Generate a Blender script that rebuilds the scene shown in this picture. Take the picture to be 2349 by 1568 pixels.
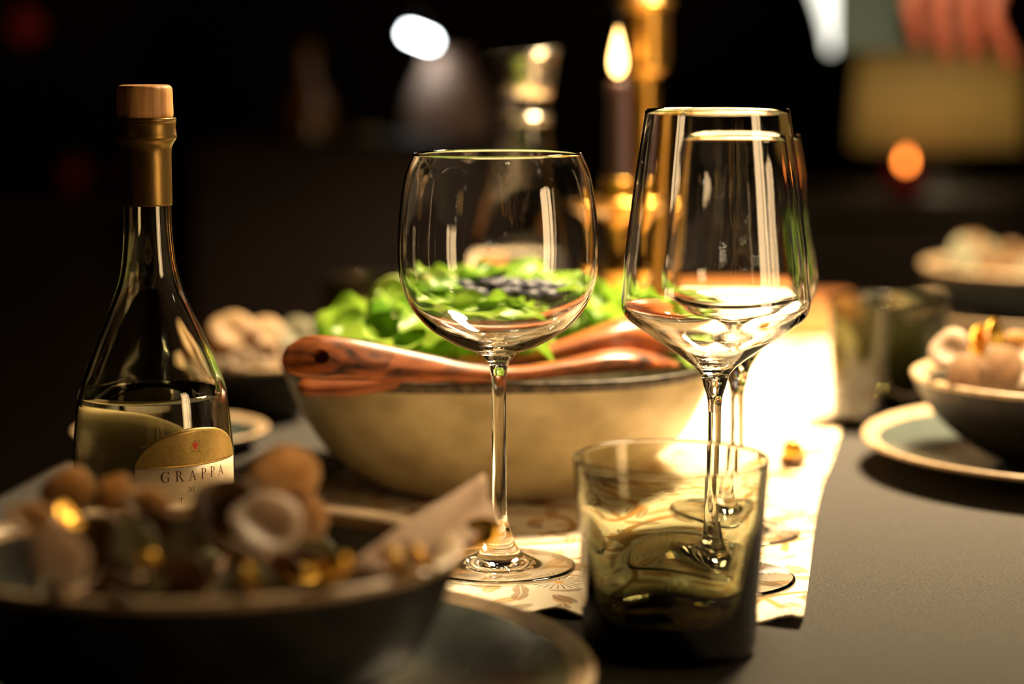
import bpy, bmesh, math, random
from mathutils import Vector, Matrix, noise

# ------------------------------------------------------------------ scene, camera, world, light
scene = bpy.context.scene
for o in list(bpy.data.objects):
    bpy.data.objects.remove(o)
COL = scene.collection
PI = math.pi
scene.view_settings.view_transform = 'Standard'
scene.view_settings.look = 'None'
scene.view_settings.gamma = 1.0
scene.view_settings.use_curve_mapping = False
scene.view_settings.exposure = 0.0
scene.cycles.max_bounces = 12
scene.cycles.transmission_bounces = 12
scene.cycles.glossy_bounces = 8
scene.cycles.sample_clamp_indirect = 120.0
scene.cycles.transparent_max_bounces = 8

# table top is z = 0, the floor 0.75 m below; the table runs away from the camera along +y
cam_data = bpy.data.cameras.new('camera')
cam = bpy.data.objects.new('camera', cam_data)
COL.objects.link(cam)
cam_data.sensor_width = 23.5
cam_data.lens = 50.0
cam_data.clip_start = 0.02
cam.location = (0, 0, 0.265)
cam.matrix_world = (Matrix.Translation(cam.location) @ Matrix.Rotation(math.radians(90 - 7.68), 4, 'X')
                    @ Matrix.Rotation(math.radians(-0.23), 4, 'Z'))
cam_data.dof.use_dof = True
cam_data.dof.focus_distance = 1.085
cam_data.dof.aperture_fstop = 1.9
scene.camera = cam

world = bpy.data.worlds.new('world')
scene.world = world
world.use_nodes = True
world.node_tree.nodes['Background'].inputs[0].default_value = (1.0, 0.62, 0.36, 1)
world.node_tree.nodes['Background'].inputs[1].default_value = 0.004

WARM = (1.0, 0.75, 0.43)
PENDANT_AT = (0.36, 1.60, 0.82)     # mouth of the pendant shade above the table
PENDANT_W = 40.0
LANTERN_AT = (1.28, 0.32, -0.75)    # tall paper lantern on the floor beside the table
LANTERN_S = 11.5
FLOOR_LAMP_AT = (-1.55, -0.45, 0.62)
FLOOR_LAMP_W = 0.8

# ------------------------------------------------------------------ materials
def nodes_of(m):
    m.use_nodes = True
    return m.node_tree.nodes, m.node_tree.links

def sock(node, name, v):
    if name in node.inputs:
        node.inputs[name].default_value = v

def pmat(name, col, rough=0.5, metal=0.0, trans=0.0, ior=1.5, sub=0.0, coat=0.0, emit=None, es=0.0):
    m = bpy.data.materials.new(name)
    n, l = nodes_of(m)
    p = n['Principled BSDF']
    sock(p, 'Base Color', (*col, 1)); sock(p, 'Roughness', rough); sock(p, 'Metallic', metal)
    sock(p, 'Transmission Weight', trans); sock(p, 'IOR', ior); sock(p, 'Coat Weight', coat)
    sock(p, 'Subsurface Weight', sub)
    if emit:
        sock(p, 'Emission Color', (*emit, 1)); sock(p, 'Emission Strength', es)
    return m

def vary(m, c1, c2, scale=20.0, stretch=(1, 1, 1), detail=4.0, bump=0.0, bscale=None, pos=(0.35, 0.65), dist=0.0):
    """noise between two colours of the surface, with fine relief"""
    n, l = nodes_of(m)
    p = n['Principled BSDF']
    tc = n.new('ShaderNodeTexCoord'); mp = n.new('ShaderNodeMapping')
    mp.inputs['Scale'].default_value = stretch
    l.new(tc.outputs['Object'], mp.inputs['Vector'])
    t = n.new('ShaderNodeTexNoise'); t.inputs['Scale'].default_value = scale
    t.inputs['Detail'].default_value = detail; t.inputs['Distortion'].default_value = dist
    l.new(mp.outputs[0], t.inputs['Vector'])
    r = n.new('ShaderNodeValToRGB')
    r.color_ramp.elements[0].color = (*c1, 1); r.color_ramp.elements[1].color = (*c2, 1)
    r.color_ramp.elements[0].position, r.color_ramp.elements[1].position = pos
    l.new(t.outputs['Fac'], r.inputs['Fac']); l.new(r.outputs[0], p.inputs['Base Color'])
    if bump:
        t2 = n.new('ShaderNodeTexNoise'); t2.inputs['Scale'].default_value = bscale or scale
        t2.inputs['Detail'].default_value = 3
        l.new(mp.outputs[0], t2.inputs['Vector'])
        b = n.new('ShaderNodeBump'); b.inputs['Strength'].default_value = bump; b.inputs['Distance'].default_value = 0.001
        l.new(t2.outputs['Fac'], b.inputs['Height']); l.new(b.outputs[0], p.inputs['Normal'])
    return m

M = {}
M['glass'] = pmat('clear_glass', (1, 1, 1), 0.0, trans=1, ior=1.5)
M['bottle_glass'] = pmat('bottle_glass', (0.97, 0.965, 0.86), 0.0, trans=1, ior=1.5)
M['spirit'] = pmat('clear_spirit', (0.985, 0.975, 0.90), 0.0, trans=1, ior=1.36)
M['water'] = pmat('water', (1, 1, 1), 0.0, trans=1, ior=1.33)

def smoke_glass(name, density):
    m = pmat(name, (1, 1, 1), 0.0, trans=1, ior=1.5)
    n, l = nodes_of(m)
    v = n.new('ShaderNodeVolumeAbsorption')
    v.inputs['Color'].default_value = (0.50, 0.50, 0.26, 1)
    v.inputs['Density'].default_value = density
    l.new(v.outputs[0], n['Material Output'].inputs['Volume'])
    return m
M['smoke'] = smoke_glass('smoked_glass', 350.0)
M['smoke_deepened'] = smoke_glass('deepened_smoked_glass', 1100.0)  # same smoked glass, tint deepened to offset the strong light coming through

M['cloth'] = vary(pmat('grey_linen', (0.1, 0.08, 0.06), 0.95), (0.014, 0.012, 0.0105), (0.062, 0.054, 0.047), 700, (1, 2.2, 1), 3, 0.8, 900)
M['wood_cap'] = vary(pmat('beech_wood', (0.6, 0.36, 0.17), 0.55), (0.52, 0.24, 0.075), (0.78, 0.42, 0.16), 260, (1, 1, 0.06), 3, 0.25, 500)
M['acacia'] = vary(pmat('oiled_acacia', (0.3, 0.09, 0.03), 0.32), (0.030, 0.006, 0.002), (0.40, 0.108, 0.022), 70, (0.18, 1.5, 1.5), 8, 0.12, 220, (0.36, 0.60), 1.6)
M['maple'] = vary(pmat('pale_acacia', (0.5, 0.24, 0.09), 0.35), (0.16, 0.038, 0.009), (0.44, 0.13, 0.032), 70, (0.18, 1.5, 1.5), 6, 0.12, 220, (0.30, 0.62), 1.2)
M['board'] = vary(pmat('orange_wood', (0.45, 0.17, 0.05), 0.4), (0.36, 0.12, 0.03), (0.55, 0.22, 0.06), 40, (0.3, 3, 1), 5, 0.1)
M['stoneware'] = vary(pmat('beige_stoneware', (0.4, 0.34, 0.22), 0.42), (0.40, 0.32, 0.165), (0.60, 0.50, 0.29), 38, (1, 1, 1.2), 8, 0.18, 90)
M['iron_rim'] = vary(pmat('iron_rim_glaze', (0.04, 0.03, 0.02), 0.45), (0.015, 0.012, 0.01), (0.14, 0.10, 0.06), 160, (1, 1, 1), 4, 0.5, 300)
M['blue_glaze'] = vary(pmat('blue_grey_glaze', (0.12, 0.15, 0.15), 0.22), (0.042, 0.054, 0.050), (0.080, 0.092, 0.080), 30, (1, 1, 1), 5)
M['deep_glaze'] = vary(pmat('deep_grey_glaze', (0.05, 0.05, 0.04), 0.3), (0.035, 0.036, 0.032), (0.075, 0.075, 0.06), 40)
M['bare_rim'] = vary(pmat('sandy_rim_glaze', (0.5, 0.36, 0.22), 0.4), (0.36, 0.24, 0.135), (0.5, 0.36, 0.215), 120)
M['dark_glaze'] = vary(pmat('charcoal_glaze', (0.03, 0.03, 0.03), 0.3), (0.007, 0.007, 0.007), (0.018, 0.017, 0.015), 60)
sock(M['dark_glaze'].node_tree.nodes['Principled BSDF'], 'Specular IOR Level', 0.18)
sock(M['dark_glaze'].node_tree.nodes['Principled BSDF'], 'Roughness', 0.45)
M['brass'] = vary(pmat('brass', (0.6, 0.33, 0.07), 0.28, 1.0), (0.36, 0.19, 0.035), (0.50, 0.28, 0.065), 60)
M['steel'] = pmat('brushed_steel', (0.62, 0.58, 0.52), 0.25, 1.0)
M['foil'] = vary(pmat('bronze_foil', (0.2, 0.12, 0.03), 0.36, 0.85), (0.16, 0.095, 0.025), (0.24, 0.15, 0.045), 40, (1, 1, .3), 3, 0.15, 200)
M['label_gold'] = vary(pmat('label_gold', (0.5, 0.33, 0.09), 0.38, 0.55), (0.47, 0.31, 0.085), (0.56, 0.39, 0.12), 500)
M['label_cream'] = vary(pmat('label_cream', (0.75, 0.6, 0.4), 0.7), (0.72, 0.57, 0.38), (0.80, 0.65, 0.45), 400)
M['label_back'] = vary(pmat('label_back', (0.36, 0.33, 0.14), 0.7), (0.62, 0.46, 0.20), (0.72, 0.56, 0.27), 60, (1, 1, 6))
M['ink'] = pmat('brown_ink', (0.07, 0.018, 0.012), 0.5)
M['ink_gold'] = pmat('dark_gold_ink', (0.16, 0.085, 0.01), 0.4)
M['ink_bright'] = pmat('pale_gold_ink', (0.85, 0.55, 0.15), 0.3, 0.6)
M['ink_red'] = pmat('red_ink', (0.75, 0.05, 0.025), 0.5)
M['berry'] = vary(pmat('blueberry_skin', (0.03, 0.035, 0.07), 0.5), (0.012, 0.014, 0.035), (0.07, 0.072, 0.11), 200)
M['linen'] = vary(pmat('pale_linen', (0.7, 0.52, 0.38), 0.9), (0.62, 0.45, 0.32), (0.74, 0.56, 0.41), 900, (1, 3, 1), 3, 0.4, 1200)
M['pod_pale'] = vary(pmat('pale_dried_leaf', (0.6, 0.45, 0.28), 0.5), (0.55, 0.36, 0.18), (0.74, 0.53, 0.31), 90)
M['pod_white'] = vary(pmat('white_dried_petal', (0.8, 0.68, 0.52), 0.5), (0.52, 0.39, 0.29), (0.66, 0.52, 0.39), 90)
M['pod_brown'] = vary(pmat('brown_dried_leaf', (0.16, 0.08, 0.03), 0.6), (0.09, 0.04, 0.012), (0.20, 0.10, 0.03), 90)
M['pod_grey'] = vary(pmat('grey_green_leaf', (0.25, 0.24, 0.15), 0.5), (0.20, 0.19, 0.12), (0.32, 0.30, 0.19), 90)
M['gilt'] = pmat('gilt_leaf', (0.85, 0.48, 0.07), 0.3, 1.0)
M['twig'] = pmat('dry_twig', (0.22, 0.12, 0.05), 0.7)
M['wax'] = pmat('plum_wax', (0.03, 0.014, 0.018), 0.4)
M['ivory_wax'] = pmat('ivory_wax', (0.75, 0.55, 0.38), 0.5)
M['dark_wood'] = vary(pmat('dark_wood', (0.02, 0.01, 0.006), 0.5), (0.014, 0.007, 0.004), (0.03, 0.016, 0.008), 30, (1, 8, 8))
M['leather'] = vary(pmat('oxblood_leather', (0.06, 0.012, 0.006), 0.5), (0.010, 0.0022, 0.0012), (0.018, 0.004, 0.002), 40, bump=.2)
M['wall'] = vary(pmat('dark_wall_paint', (0.01, 0.007, 0.005), 0.9), (0.006, 0.004, 0.003), (0.012, 0.008, 0.006), 3)
M['floor'] = vary(pmat('dark_oak_floor', (0.02, 0.012, 0.007), 0.6), (0.015, 0.008, 0.004), (0.03, 0.017, 0.009), 8, (1, 10, 1))
M['black_metal'] = pmat('black_metal', (0.01, 0.01, 0.01), 0.4, 0.6)
M['white_lining'] = pmat('white_enamel', (0.8, 0.76, 0.68), 0.5)
M['vase_pale'] = vary(pmat('pale_pink_ceramic', (0.5, 0.42, 0.4), 0.6), (0.52, 0.34, 0.26), (0.62, 0.42, 0.33), 12)
M['vase_mustard'] = pmat('mustard_ceramic', (0.70, 0.40, 0.05), 0.45)
M['amber'] = pmat('amber_glass', (0.45, 0.18, 0.02), 0.1, trans=0.6)
M['red_gloss'] = pmat('red_lacquer', (0.35, 0.008, 0.012), 0.4)
M['teal'] = vary(pmat('teal_cover', (0.02, 0.045, 0.04), 0.6), (0.003, 0.018, 0.017), (0.006, 0.026, 0.024), 100)
M['paper'] = pmat('page_paper', (0.5, 0.42, 0.3), 0.8)
M['skin'] = vary(pmat('skin', (0.42, 0.16, 0.09), 0.5, sub=0.05), (0.26, 0.062, 0.036), (0.32, 0.085, 0.052), 60)
M['knit'] = vary(pmat('black_knit', (0.012, 0.011, 0.012), 0.9), (0.009, 0.008, 0.009), (0.018, 0.017, 0.018), 200, bump=.4)
M['denim'] = pmat('dark_denim', (0.01, 0.013, 0.02), 0.9)
M['hair'] = pmat('dark_hair', (0.012, 0.007, 0.004), 0.5)

def leaf_material(name, c1, c2):
    m = vary(pmat(name, c1, 0.42), c1, c2, 45, (1, 1, 1), 4, 0.3, 160)
    n, l = nodes_of(m)
    p = n['Principled BSDF']
    tr = n.new('ShaderNodeBsdfTranslucent'); mx = n.new('ShaderNodeMixShader'); mx.inputs[0].default_value = 0.38
    ramp = [x for x in n if x.type == 'VALTORGB'][0]
    l.new(ramp.outputs[0], tr.inputs['Color'])
    l.new(p.outputs[0], mx.inputs[1]); l.new(tr.outputs[0], mx.inputs[2])
    l.new(mx.outputs[0], n['Material Output'].inputs['Surface'])
    return m
def thin_petal(m, share):
    n, l = nodes_of(m)
    p = n['Principled BSDF']
    tr = n.new('ShaderNodeBsdfTranslucent'); mx = n.new('ShaderNodeMixShader'); mx.inputs[0].default_value = share
    ramp = [x for x in n if x.type == 'VALTORGB'][0]
    l.new(ramp.outputs[0], tr.inputs['Color'])
    l.new(p.outputs[0], mx.inputs[1]); l.new(tr.outputs[0], mx.inputs[2])
    l.new(mx.outputs[0], n['Material Output'].inputs['Surface'])
for k_, sh in (('pod_pale', .6), ('pod_white', .55), ('pod_brown', .35), ('pod_grey', .45), ('linen', .5)):
    thin_petal(M[k_], sh)
M['leaf_a'] = leaf_material('lettuce_leaf', (0.20, 0.40, 0.025), (0.40, 0.58, 0.07))
M['leaf_b'] = leaf_material('green_salad_leaf', (0.10, 0.27, 0.02), (0.24, 0.44, 0.045))
M['leaf_c'] = leaf_material('pale_salad_leaf', (0.32, 0.42, 0.08), (0.50, 0.54, 0.16))

def emitter(name, col, s):
    m = bpy.data.materials.new(name)
    n, l = nodes_of(m)
    n.remove(n['Principled BSDF'])
    e = n.new('ShaderNodeEmission'); e.inputs[0].default_value = (*col, 1); e.inputs[1].default_value = s
    l.new(e.outputs[0], n['Material Output'].inputs['Surface'])
    return m
M['bulb'] = emitter('bulb_glow', (1.0, 0.80, 0.5), 60)
M['dim_bulb'] = emitter('dim_bulb_glow', (1.0, 0.78, 0.45), 5)
M['flame'] = emitter('flame_glow', (1.0, 0.55, 0.16), 14)
M['led'] = emitter('white_bulb_glow', (0.92, 1.0, 0.98), 40)
M['frosted_lit'] = emitter('lit_frosted_glass', (1.0, 0.97, 0.82), 2.2)
M['votive_glow'] = emitter('votive_glow', (1.0, 0.24, 0.035), 17)
M['red_glass'] = pmat('red_votive_glass', (0.7, 0.03, 0.01), 0.25, trans=0.8)

def shade_fabric():
    m = bpy.data.materials.new('lampshade_fabric')
    n, l = nodes_of(m)
    p = n['Principled BSDF']; sock(p, 'Base Color', (0.72, 0.60, 0.36, 1)); sock(p, 'Roughness', 0.9)
    tr = n.new('ShaderNodeBsdfTranslucent'); tr.inputs[0].default_value = (0.80, 0.66, 0.38, 1)
    mx = n.new('ShaderNodeMixShader'); mx.inputs[0].default_value = 0.6
    l.new(p.outputs[0], mx.inputs[1]); l.new(tr.outputs[0], mx.inputs[2])
    l.new(mx.outputs[0], n['Material Output'].inputs['Surface'])
    return m
M['shade'] = shade_fabric()

def runner_material():
    """cream linen printed with ochre leaves, thin vines and rayed flowers"""
    m = pmat('printed_runner', (0.8, 0.7, 0.52), 0.9)
    n, l = nodes_of(m)
    p = n['Principled BSDF']
    tc = n.new('ShaderNodeTexCoord')
    def math_(op, a, b=None, c=None):
        k = n.new('ShaderNodeMath'); k.operation = op
        for i, v in enumerate((a, b, c)):
            if v is None: continue
            if isinstance(v, (int, float)): k.inputs[i].default_value = v
            else: l.new(v, k.inputs[i])
        return k.outputs[0]
    def smooth(v, a, b):
        k = n.new('ShaderNodeMapRange'); k.interpolation_type = 'SMOOTHSTEP'
        l.new(v, k.inputs[0]); k.inputs[1].default_value = a; k.inputs[2].default_value = b
        return k.outputs[0]
    def cells(scale, offset):
        mp = n.new('ShaderNodeMapping'); mp.inputs['Location'].default_value = offset
        l.new(tc.outputs['Object'], mp.inputs['Vector'])
        v = n.new('ShaderNodeTexVoronoi'); v.voronoi_dimensions = '2D'; v.inputs['Scale'].default_value = scale
        v.inputs['Randomness'].default_value = 0.75
        l.new(mp.outputs[0], v.inputs['Vector'])
        mul = n.new('ShaderNodeVectorMath'); mul.operation = 'SCALE'; mul.inputs['Scale'].default_value = 1.0
        l.new(mp.outputs[0], mul.inputs[0])
        d = n.new('ShaderNodeVectorMath'); d.operation = 'SUBTRACT'
        l.new(mul.outputs[0], d.inputs[0]); l.new(v.outputs['Position'], d.inputs[1])
        s = n.new('ShaderNodeSeparateXYZ'); l.new(d.outputs[0], s.inputs[0])
        rnd = n.new('ShaderNodeSeparateXYZ'); l.new(v.outputs['Color'], rnd.inputs[0])
        return s.outputs[0], s.outputs[1], rnd.outputs[0], rnd.outputs[1]
    def mix(fac, a, colour):
        k = n.new('ShaderNodeMix'); k.data_type = 'RGBA'
        l.new(fac, k.inputs[0]); l.new(a, k.inputs[6]); k.inputs[7].default_value = (*colour, 1)
        return k.outputs[2]
    base = n.new('ShaderNodeRGB'); base.outputs[0].default_value = (0.84, 0.74, 0.55, 1)
    col = base.outputs[0]
    # thin vines: contour lines of a smooth noise
    for sc, off, c in ((9, 0.0, (0.40, 0.22, 0.06)), (7, 3.1, (0.52, 0.26, 0.07))):
        mp = n.new('ShaderNodeMapping'); mp.inputs['Location'].default_value = (off, off * 2, 0)
        l.new(tc.outputs['Object'], mp.inputs['Vector'])
        t = n.new('ShaderNodeTexNoise'); t.inputs['Scale'].default_value = sc; t.inputs['Detail'].default_value = 0.0
        l.new(mp.outputs[0], t.inputs['Vector'])
        e = math_('ABSOLUTE', math_('SUBTRACT', t.outputs['Fac'], 0.5))
        col = mix(math_('SUBTRACT', 1.0, smooth(e, 0.006, 0.014)), col, c)
    # ochre leaves: rotated pointed ovals
    for sc, off, c in ((42, (0.3, 0.1, 0), (0.55, 0.25, 0.05)), (50, (1.7, 2.2, 0), (0.30, 0.19, 0.09))):
        x, y, ra, rb = cells(sc, off)
        a = math_('MULTIPLY', ra, 6.28)
        ca = math_('COSINE', a); sa = math_('SINE', a)
        u = math_('ADD', math_('MULTIPLY', x, ca), math_('MULTIPLY', y, sa))
        w = math_('SUBTRACT', math_('MULTIPLY', y, ca), math_('MULTIPLY', x, sa))
        u2 = math_('POWER', math_('ABSOLUTE', math_('MULTIPLY', u, 95.0)), 1.6)
        w2 = math_('POWER', math_('ABSOLUTE', math_('MULTIPLY', w, 230.0)), 1.6)
        f = math_('SUBTRACT', 1.0, smooth(math_('ADD', u2, w2), 0.8, 1.1))
        keep = math_('GREATER_THAN', rb, 0.28)
        vein = smooth(math_('ABSOLUTE', w), 0.0001, 0.0004)
        col = mix(math_('MULTIPLY', math_('MULTIPLY', f, keep), math_('MULTIPLY', vein, 0.8)), col, c)
    # rayed flowers: fine grey-brown spokes round an orange eye
    x, y, ra, rb = cells(17, (0.015, 0.02, 0))
    r = math_('SQRT', math_('ADD', math_('MULTIPLY', x, x), math_('MULTIPLY', y, y)))
    th = math_('ARCTAN2', y, x)
    rays = smooth(math_('SINE', math_('MULTIPLY', th, 22.0)), 0.35, 0.75)
    band = math_('MULTIPLY', smooth(r, 0.0022, 0.003), math_('SUBTRACT', 1.0, smooth(r, 0.0125, 0.014)))
    inside = math_('SUBTRACT', 1.0, smooth(r, 0.014, 0.016))
    basecol = base.outputs[0].default_value
    clear = mix(inside, col, (basecol[0], basecol[1], basecol[2]))
    col = mix(math_('MULTIPLY', math_('MULTIPLY', rays, band), 0.85), clear, (0.17, 0.11, 0.10))
    col = mix(math_('SUBTRACT', 1.0, smooth(r, 0.0022, 0.003)), col, (0.75, 0.36, 0.08))
    l.new(col, p.inputs['Base Color'])
    t = n.new('ShaderNodeTexNoise'); t.inputs['Scale'].default_value = 900
    l.new(tc.outputs['Object'], t.inputs['Vector'])
    b = n.new('ShaderNodeBump'); b.inputs['Strength'].default_value = 0.25; b.inputs['Distance'].default_value = 0.0005
    l.new(t.outputs['Fac'], b.inputs['Height']); l.new(b.outputs[0], p.inputs['Normal'])
    return m
M['runner'] = runner_material()

# ------------------------------------------------------------------ mesh helpers
def mobj(name, verts, faces, mat, parent=None, smooth=True, loc=None):
    me = bpy.data.meshes.new(name)
    me.from_pydata([tuple(v) for v in verts], [], faces)
    me.update()
    if smooth:
        me.polygons.foreach_set('use_smooth', [True] * len(me.polygons))
    if mat: me.materials.append(M[mat] if isinstance(mat, str) else mat)
    o = bpy.data.objects.new(name, me)
    COL.objects.link(o)
    if parent: o.parent = parent
    if loc: o.location = loc
    return o

def empty(name, loc=(0, 0, 0), rz=0.0):
    o = bpy.data.objects.new(name, None)
    o.empty_display_size = 0.02
    COL.objects.link(o)
    o.location = loc; o.rotation_euler = (0, 0, rz)
    return o

def tag(o, label, cat, group=None, kind=None):
    o['label'] = label; o['category'] = cat
    if group: o['group'] = group
    if kind: o['kind'] = kind
    return o

def struct(o, label, cat='structure'):
    o['kind'] = 'structure'; o['label'] = label; o['category'] = cat
    return o

def spline(pts, n=6):
    """Catmull-Rom through the points, n steps per span"""
    P = [Vector(p) for p in pts]
    P = [P[0] * 2 - P[1]] + P + [P[-1] * 2 - P[-2]]
    out = []
    for i in range(1, len(P) - 2):
        p0, p1, p2, p3 = P[i - 1:i + 3]
        t0 = 0; t1 = max((p1 - p0).length, 1e-9) ** .5; t2 = t1 + max((p2 - p1).length, 1e-9) ** .5; t3 = t2 + max((p3 - p2).length, 1e-9) ** .5
        for k in range(n):
            t = t1 + (t2 - t1) * k / n
            a1 = p0 * ((t1 - t) / (t1 - t0)) + p1 * ((t - t0) / (t1 - t0))
            a2 = p1 * ((t2 - t) / (t2 - t1)) + p2 * ((t - t1) / (t2 - t1))
            a3 = p2 * ((t3 - t) / (t3 - t2)) + p3 * ((t - t2) / (t3 - t2))
            b1 = a1 * ((t2 - t) / (t2 - t0)) + a2 * ((t - t0) / (t2 - t0))
            b2 = a2 * ((t3 - t) / (t3 - t1)) + a3 * ((t - t1) / (t3 - t1))
            out.append(b1 * ((t2 - t) / (t2 - t1)) + b2 * ((t - t1) / (t2 - t1)))
    out.append(P[-2])
    return [tuple(v) for v in out]

def mm(pts):
    return [(r / 1000.0, z / 1000.0) for r, z in pts]

def lathe(name, prof, mat, parent=None, segs=96, loc=None, shape=None, smooth=True):
    """revolve (r, z); r = 0 becomes a pole. Counter-clockwise profile (bottom centre out and up) faces outwards."""
    vs, fs, rings = [], [], []
    for j, (r, z) in enumerate(prof):
        if r < 1e-7:
            rings.append([len(vs)]); vs.append((0, 0, z)); continue
        ring = []
        for i in range(segs):
            a = 2 * PI * i / segs
            k = shape(a, r, z) if shape else (r, r)
            ring.append(len(vs)); vs.append((k[0] * math.cos(a), k[1] * math.sin(a), z))
        rings.append(ring)
    for a, b in zip(rings, rings[1:]):
        if len(a) == 1 and len(b) == 1: continue
        for i in range(segs):
            i2 = (i + 1) % segs
            if len(a) == 1: fs.append((a[0], b[i2], b[i]))
            elif len(b) == 1: fs.append((a[i], a[i2], b[0]))
            else: fs.append((a[i], a[i2], b[i2], b[i]))
    return mobj(name, vs, fs, mat, parent, smooth, loc)

def box(name, size, loc, mat, parent=None, bevel=0.0, rot=(0, 0, 0)):
    bm = bmesh.new()
    bmesh.ops.create_cube(bm, size=1)
    for v in bm.verts:
        v.co = Vector((v.co.x * size[0], v.co.y * size[1], v.co.z * size[2]))
    if bevel:
        bmesh.ops.bevel(bm, geom=bm.edges[:], offset=bevel, segments=2, affect='EDGES', profile=0.5)
    me = bpy.data.meshes.new(name); bm.to_mesh(me); bm.free()
    me.materials.append(M[mat])
    o = bpy.data.objects.new(name, me); COL.objects.link(o)
    if parent: o.parent = parent
    o.location = loc; o.rotation_euler = rot
    return o

def tube(name, pts, radii, mat, parent=None, segs=10):
    P = [Vector(p) for p in pts]
    if not isinstance(radii, (list, tuple)): radii = [radii] * len(P)
    vs, fs = [], []
    up = Vector((0, 0, 1))
    prev = None
    for i, p in enumerate(P):
        d = (P[min(i + 1, len(P) - 1)] - P[max(i - 1, 0)]).normalized()
        x = d.cross(up if abs(d.z) < .95 else Vector((0, 1, 0))).normalized() if prev is None else (prev - d * prev.dot(d)).normalized()
        prev = x
        y = d.cross(x)
        for k in range(segs):
            a = 2 * PI * k / segs
            vs.append(p + (x * math.cos(a) + y * math.sin(a)) * radii[i])
    for i in range(len(P) - 1):
        for k in range(segs):
            k2 = (k + 1) % segs
            fs.append((i * segs + k, i * segs + k2, (i + 1) * segs + k2, (i + 1) * segs + k))
    fs.append(tuple(range(segs))[::-1]); fs.append(tuple(range((len(P) - 1) * segs, len(P) * segs)))
    return mobj(name, vs, fs, mat, parent)

def loft(name, stations, mat, parent=None, segs=24, power=2.4):
    """stations: (x, y, z, half width, half thickness, tilt in degrees), in mm; the path runs along x"""
    P = []
    s = spline([tuple(v) for v in [(a[0], a[1], a[2]) for a in stations]], 5)
    e = spline([(a[3], a[4], a[5]) for a in stations], 5)
    vs, fs = [], []
    for (x, y, z), (w, t, tilt) in zip(s, e):
        w = max(w, .4); t = max(t, .4); a = math.radians(tilt)
        wv = Vector((0, math.cos(a), math.sin(a))); nv = Vector((0, -math.sin(a), math.cos(a)))
        for k in range(segs):
            th = 2 * PI * k / segs
            c, q = math.cos(th), math.sin(th)
            c = math.copysign(abs(c) ** (2 / power), c); q = math.copysign(abs(q) ** (2 / power), q)
            vs.append((Vector((x, y, z)) + wv * (w * c) + nv * (t * q)) / 1000.0)
    n = len(s)
    for i in range(n - 1):
        for k in range(segs):
            k2 = (k + 1) % segs
            fs.append((i * segs + k, (i + 1) * segs + k, (i + 1) * segs + k2, i * segs + k2))
    fs.append(tuple(range(segs))); fs.append(tuple(range((n - 1) * segs, n * segs))[::-1])
    return mobj(name, vs, fs, mat, parent)

def copy_tree(o, parent=None):
    c = o.copy(); COL.objects.link(c); c.parent = parent
    for ch in list(o.children):
        copy_tree(ch, c)
    return c

RT = 0.0013     # height of the runner's upper face

# ------------------------------------------------------------------ the room
fl = box('floor', (7, 8, 0.1), (0, 1.6, -0.80), 'floor'); struct(fl, 'dark oak floor of the dim room', 'floor')
ce = box('ceiling', (7, 8, 0.1), (0, 1.6, 1.85), 'wall'); struct(ce, 'dark ceiling above the dining table', 'ceiling')
for nm, size, loc in (('wall_back', (7, .1, 2.55), (0, 4.55, .525)), ('wall_front', (7, .1, 2.55), (0, -2.35, .525)),
                      ('wall_left', (.1, 6.8, 2.55), (-3.45, 1.1, .525)), ('wall_right', (.1, 6.8, 2.55), (3.45, 1.1, .525))):
    w = box(nm, size, loc, 'wall'); struct(w, 'dark painted wall, %s side of the room' % nm[5:], 'wall')

# ------------------------------------------------------------------ table, cloth, runner
# the table stands at a slight angle to the camera, along the runner
TA = math.radians(-9.5)
TX, TY = 0.165, 1.02
table = empty('dining_table', (TX, TY, -0.75), TA)
tag(table, 'long dining table hidden under the charcoal cloth', 'table')
TW, TL = 1.04, 2.55
box('table_top', (TW, TL, 0.035), (0, 0, 0.75 - 0.0215), 'dark_wood', table, .004)
for sx in (-1, 1):
    for sy in (-1, 1):
        box('leg', (.07, .07, .711), (sx * (TW / 2 - .07), sy * (TL / 2 - .08), .3555), 'dark_wood', table, .004)

def cloth_sheet(name, hx, hy, mat, drop):
    """a cloth lying on the table and hanging over its edges in soft folds"""
    nx, ny = 70, 130
    vs, fs = [], []
    for j in range(ny + 1):
        for i in range(nx + 1):
            x = -(hx + drop) + 2 * (hx + drop) * i / nx; y = -(hy + drop) + 2 * (hy + drop) * j / ny
            d = max(abs(x) - hx, abs(y) - hy, 0)
            cx, cy = min(max(x, -hx), hx), min(max(y, -hy), hy)
            f = .010 * math.sin((x + y) * 26) * min(d / drop, 1)
            sx = (1 if x > hx else -1 if x < -hx else 0); sy = (1 if y > hy else -1 if y < -hy else 0)
            off = .003 + f + .012 * min(d / .05, 1)
            vs.append((cx + sx * off, cy + sy * off, -d - .0002))
    for j in range(ny):
        for i in range(nx):
            a = j * (nx + 1) + i
            fs.append((a, a + 1, a + nx + 2, a + nx + 1))
    o = mobj(name, vs, fs, mat)
    return o
cl = cloth_sheet('tablecloth', TW / 2, TL / 2, 'cloth', .22)
cl.location = (TX, TY, 0); cl.rotation_euler = (0, 0, TA)
m = cl.modifiers.new('thick', 'SOLIDIFY'); m.thickness = 0.0010; m.offset = -1
tag(cl, 'charcoal grey linen tablecloth over the long table', 'tablecloth')

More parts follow.
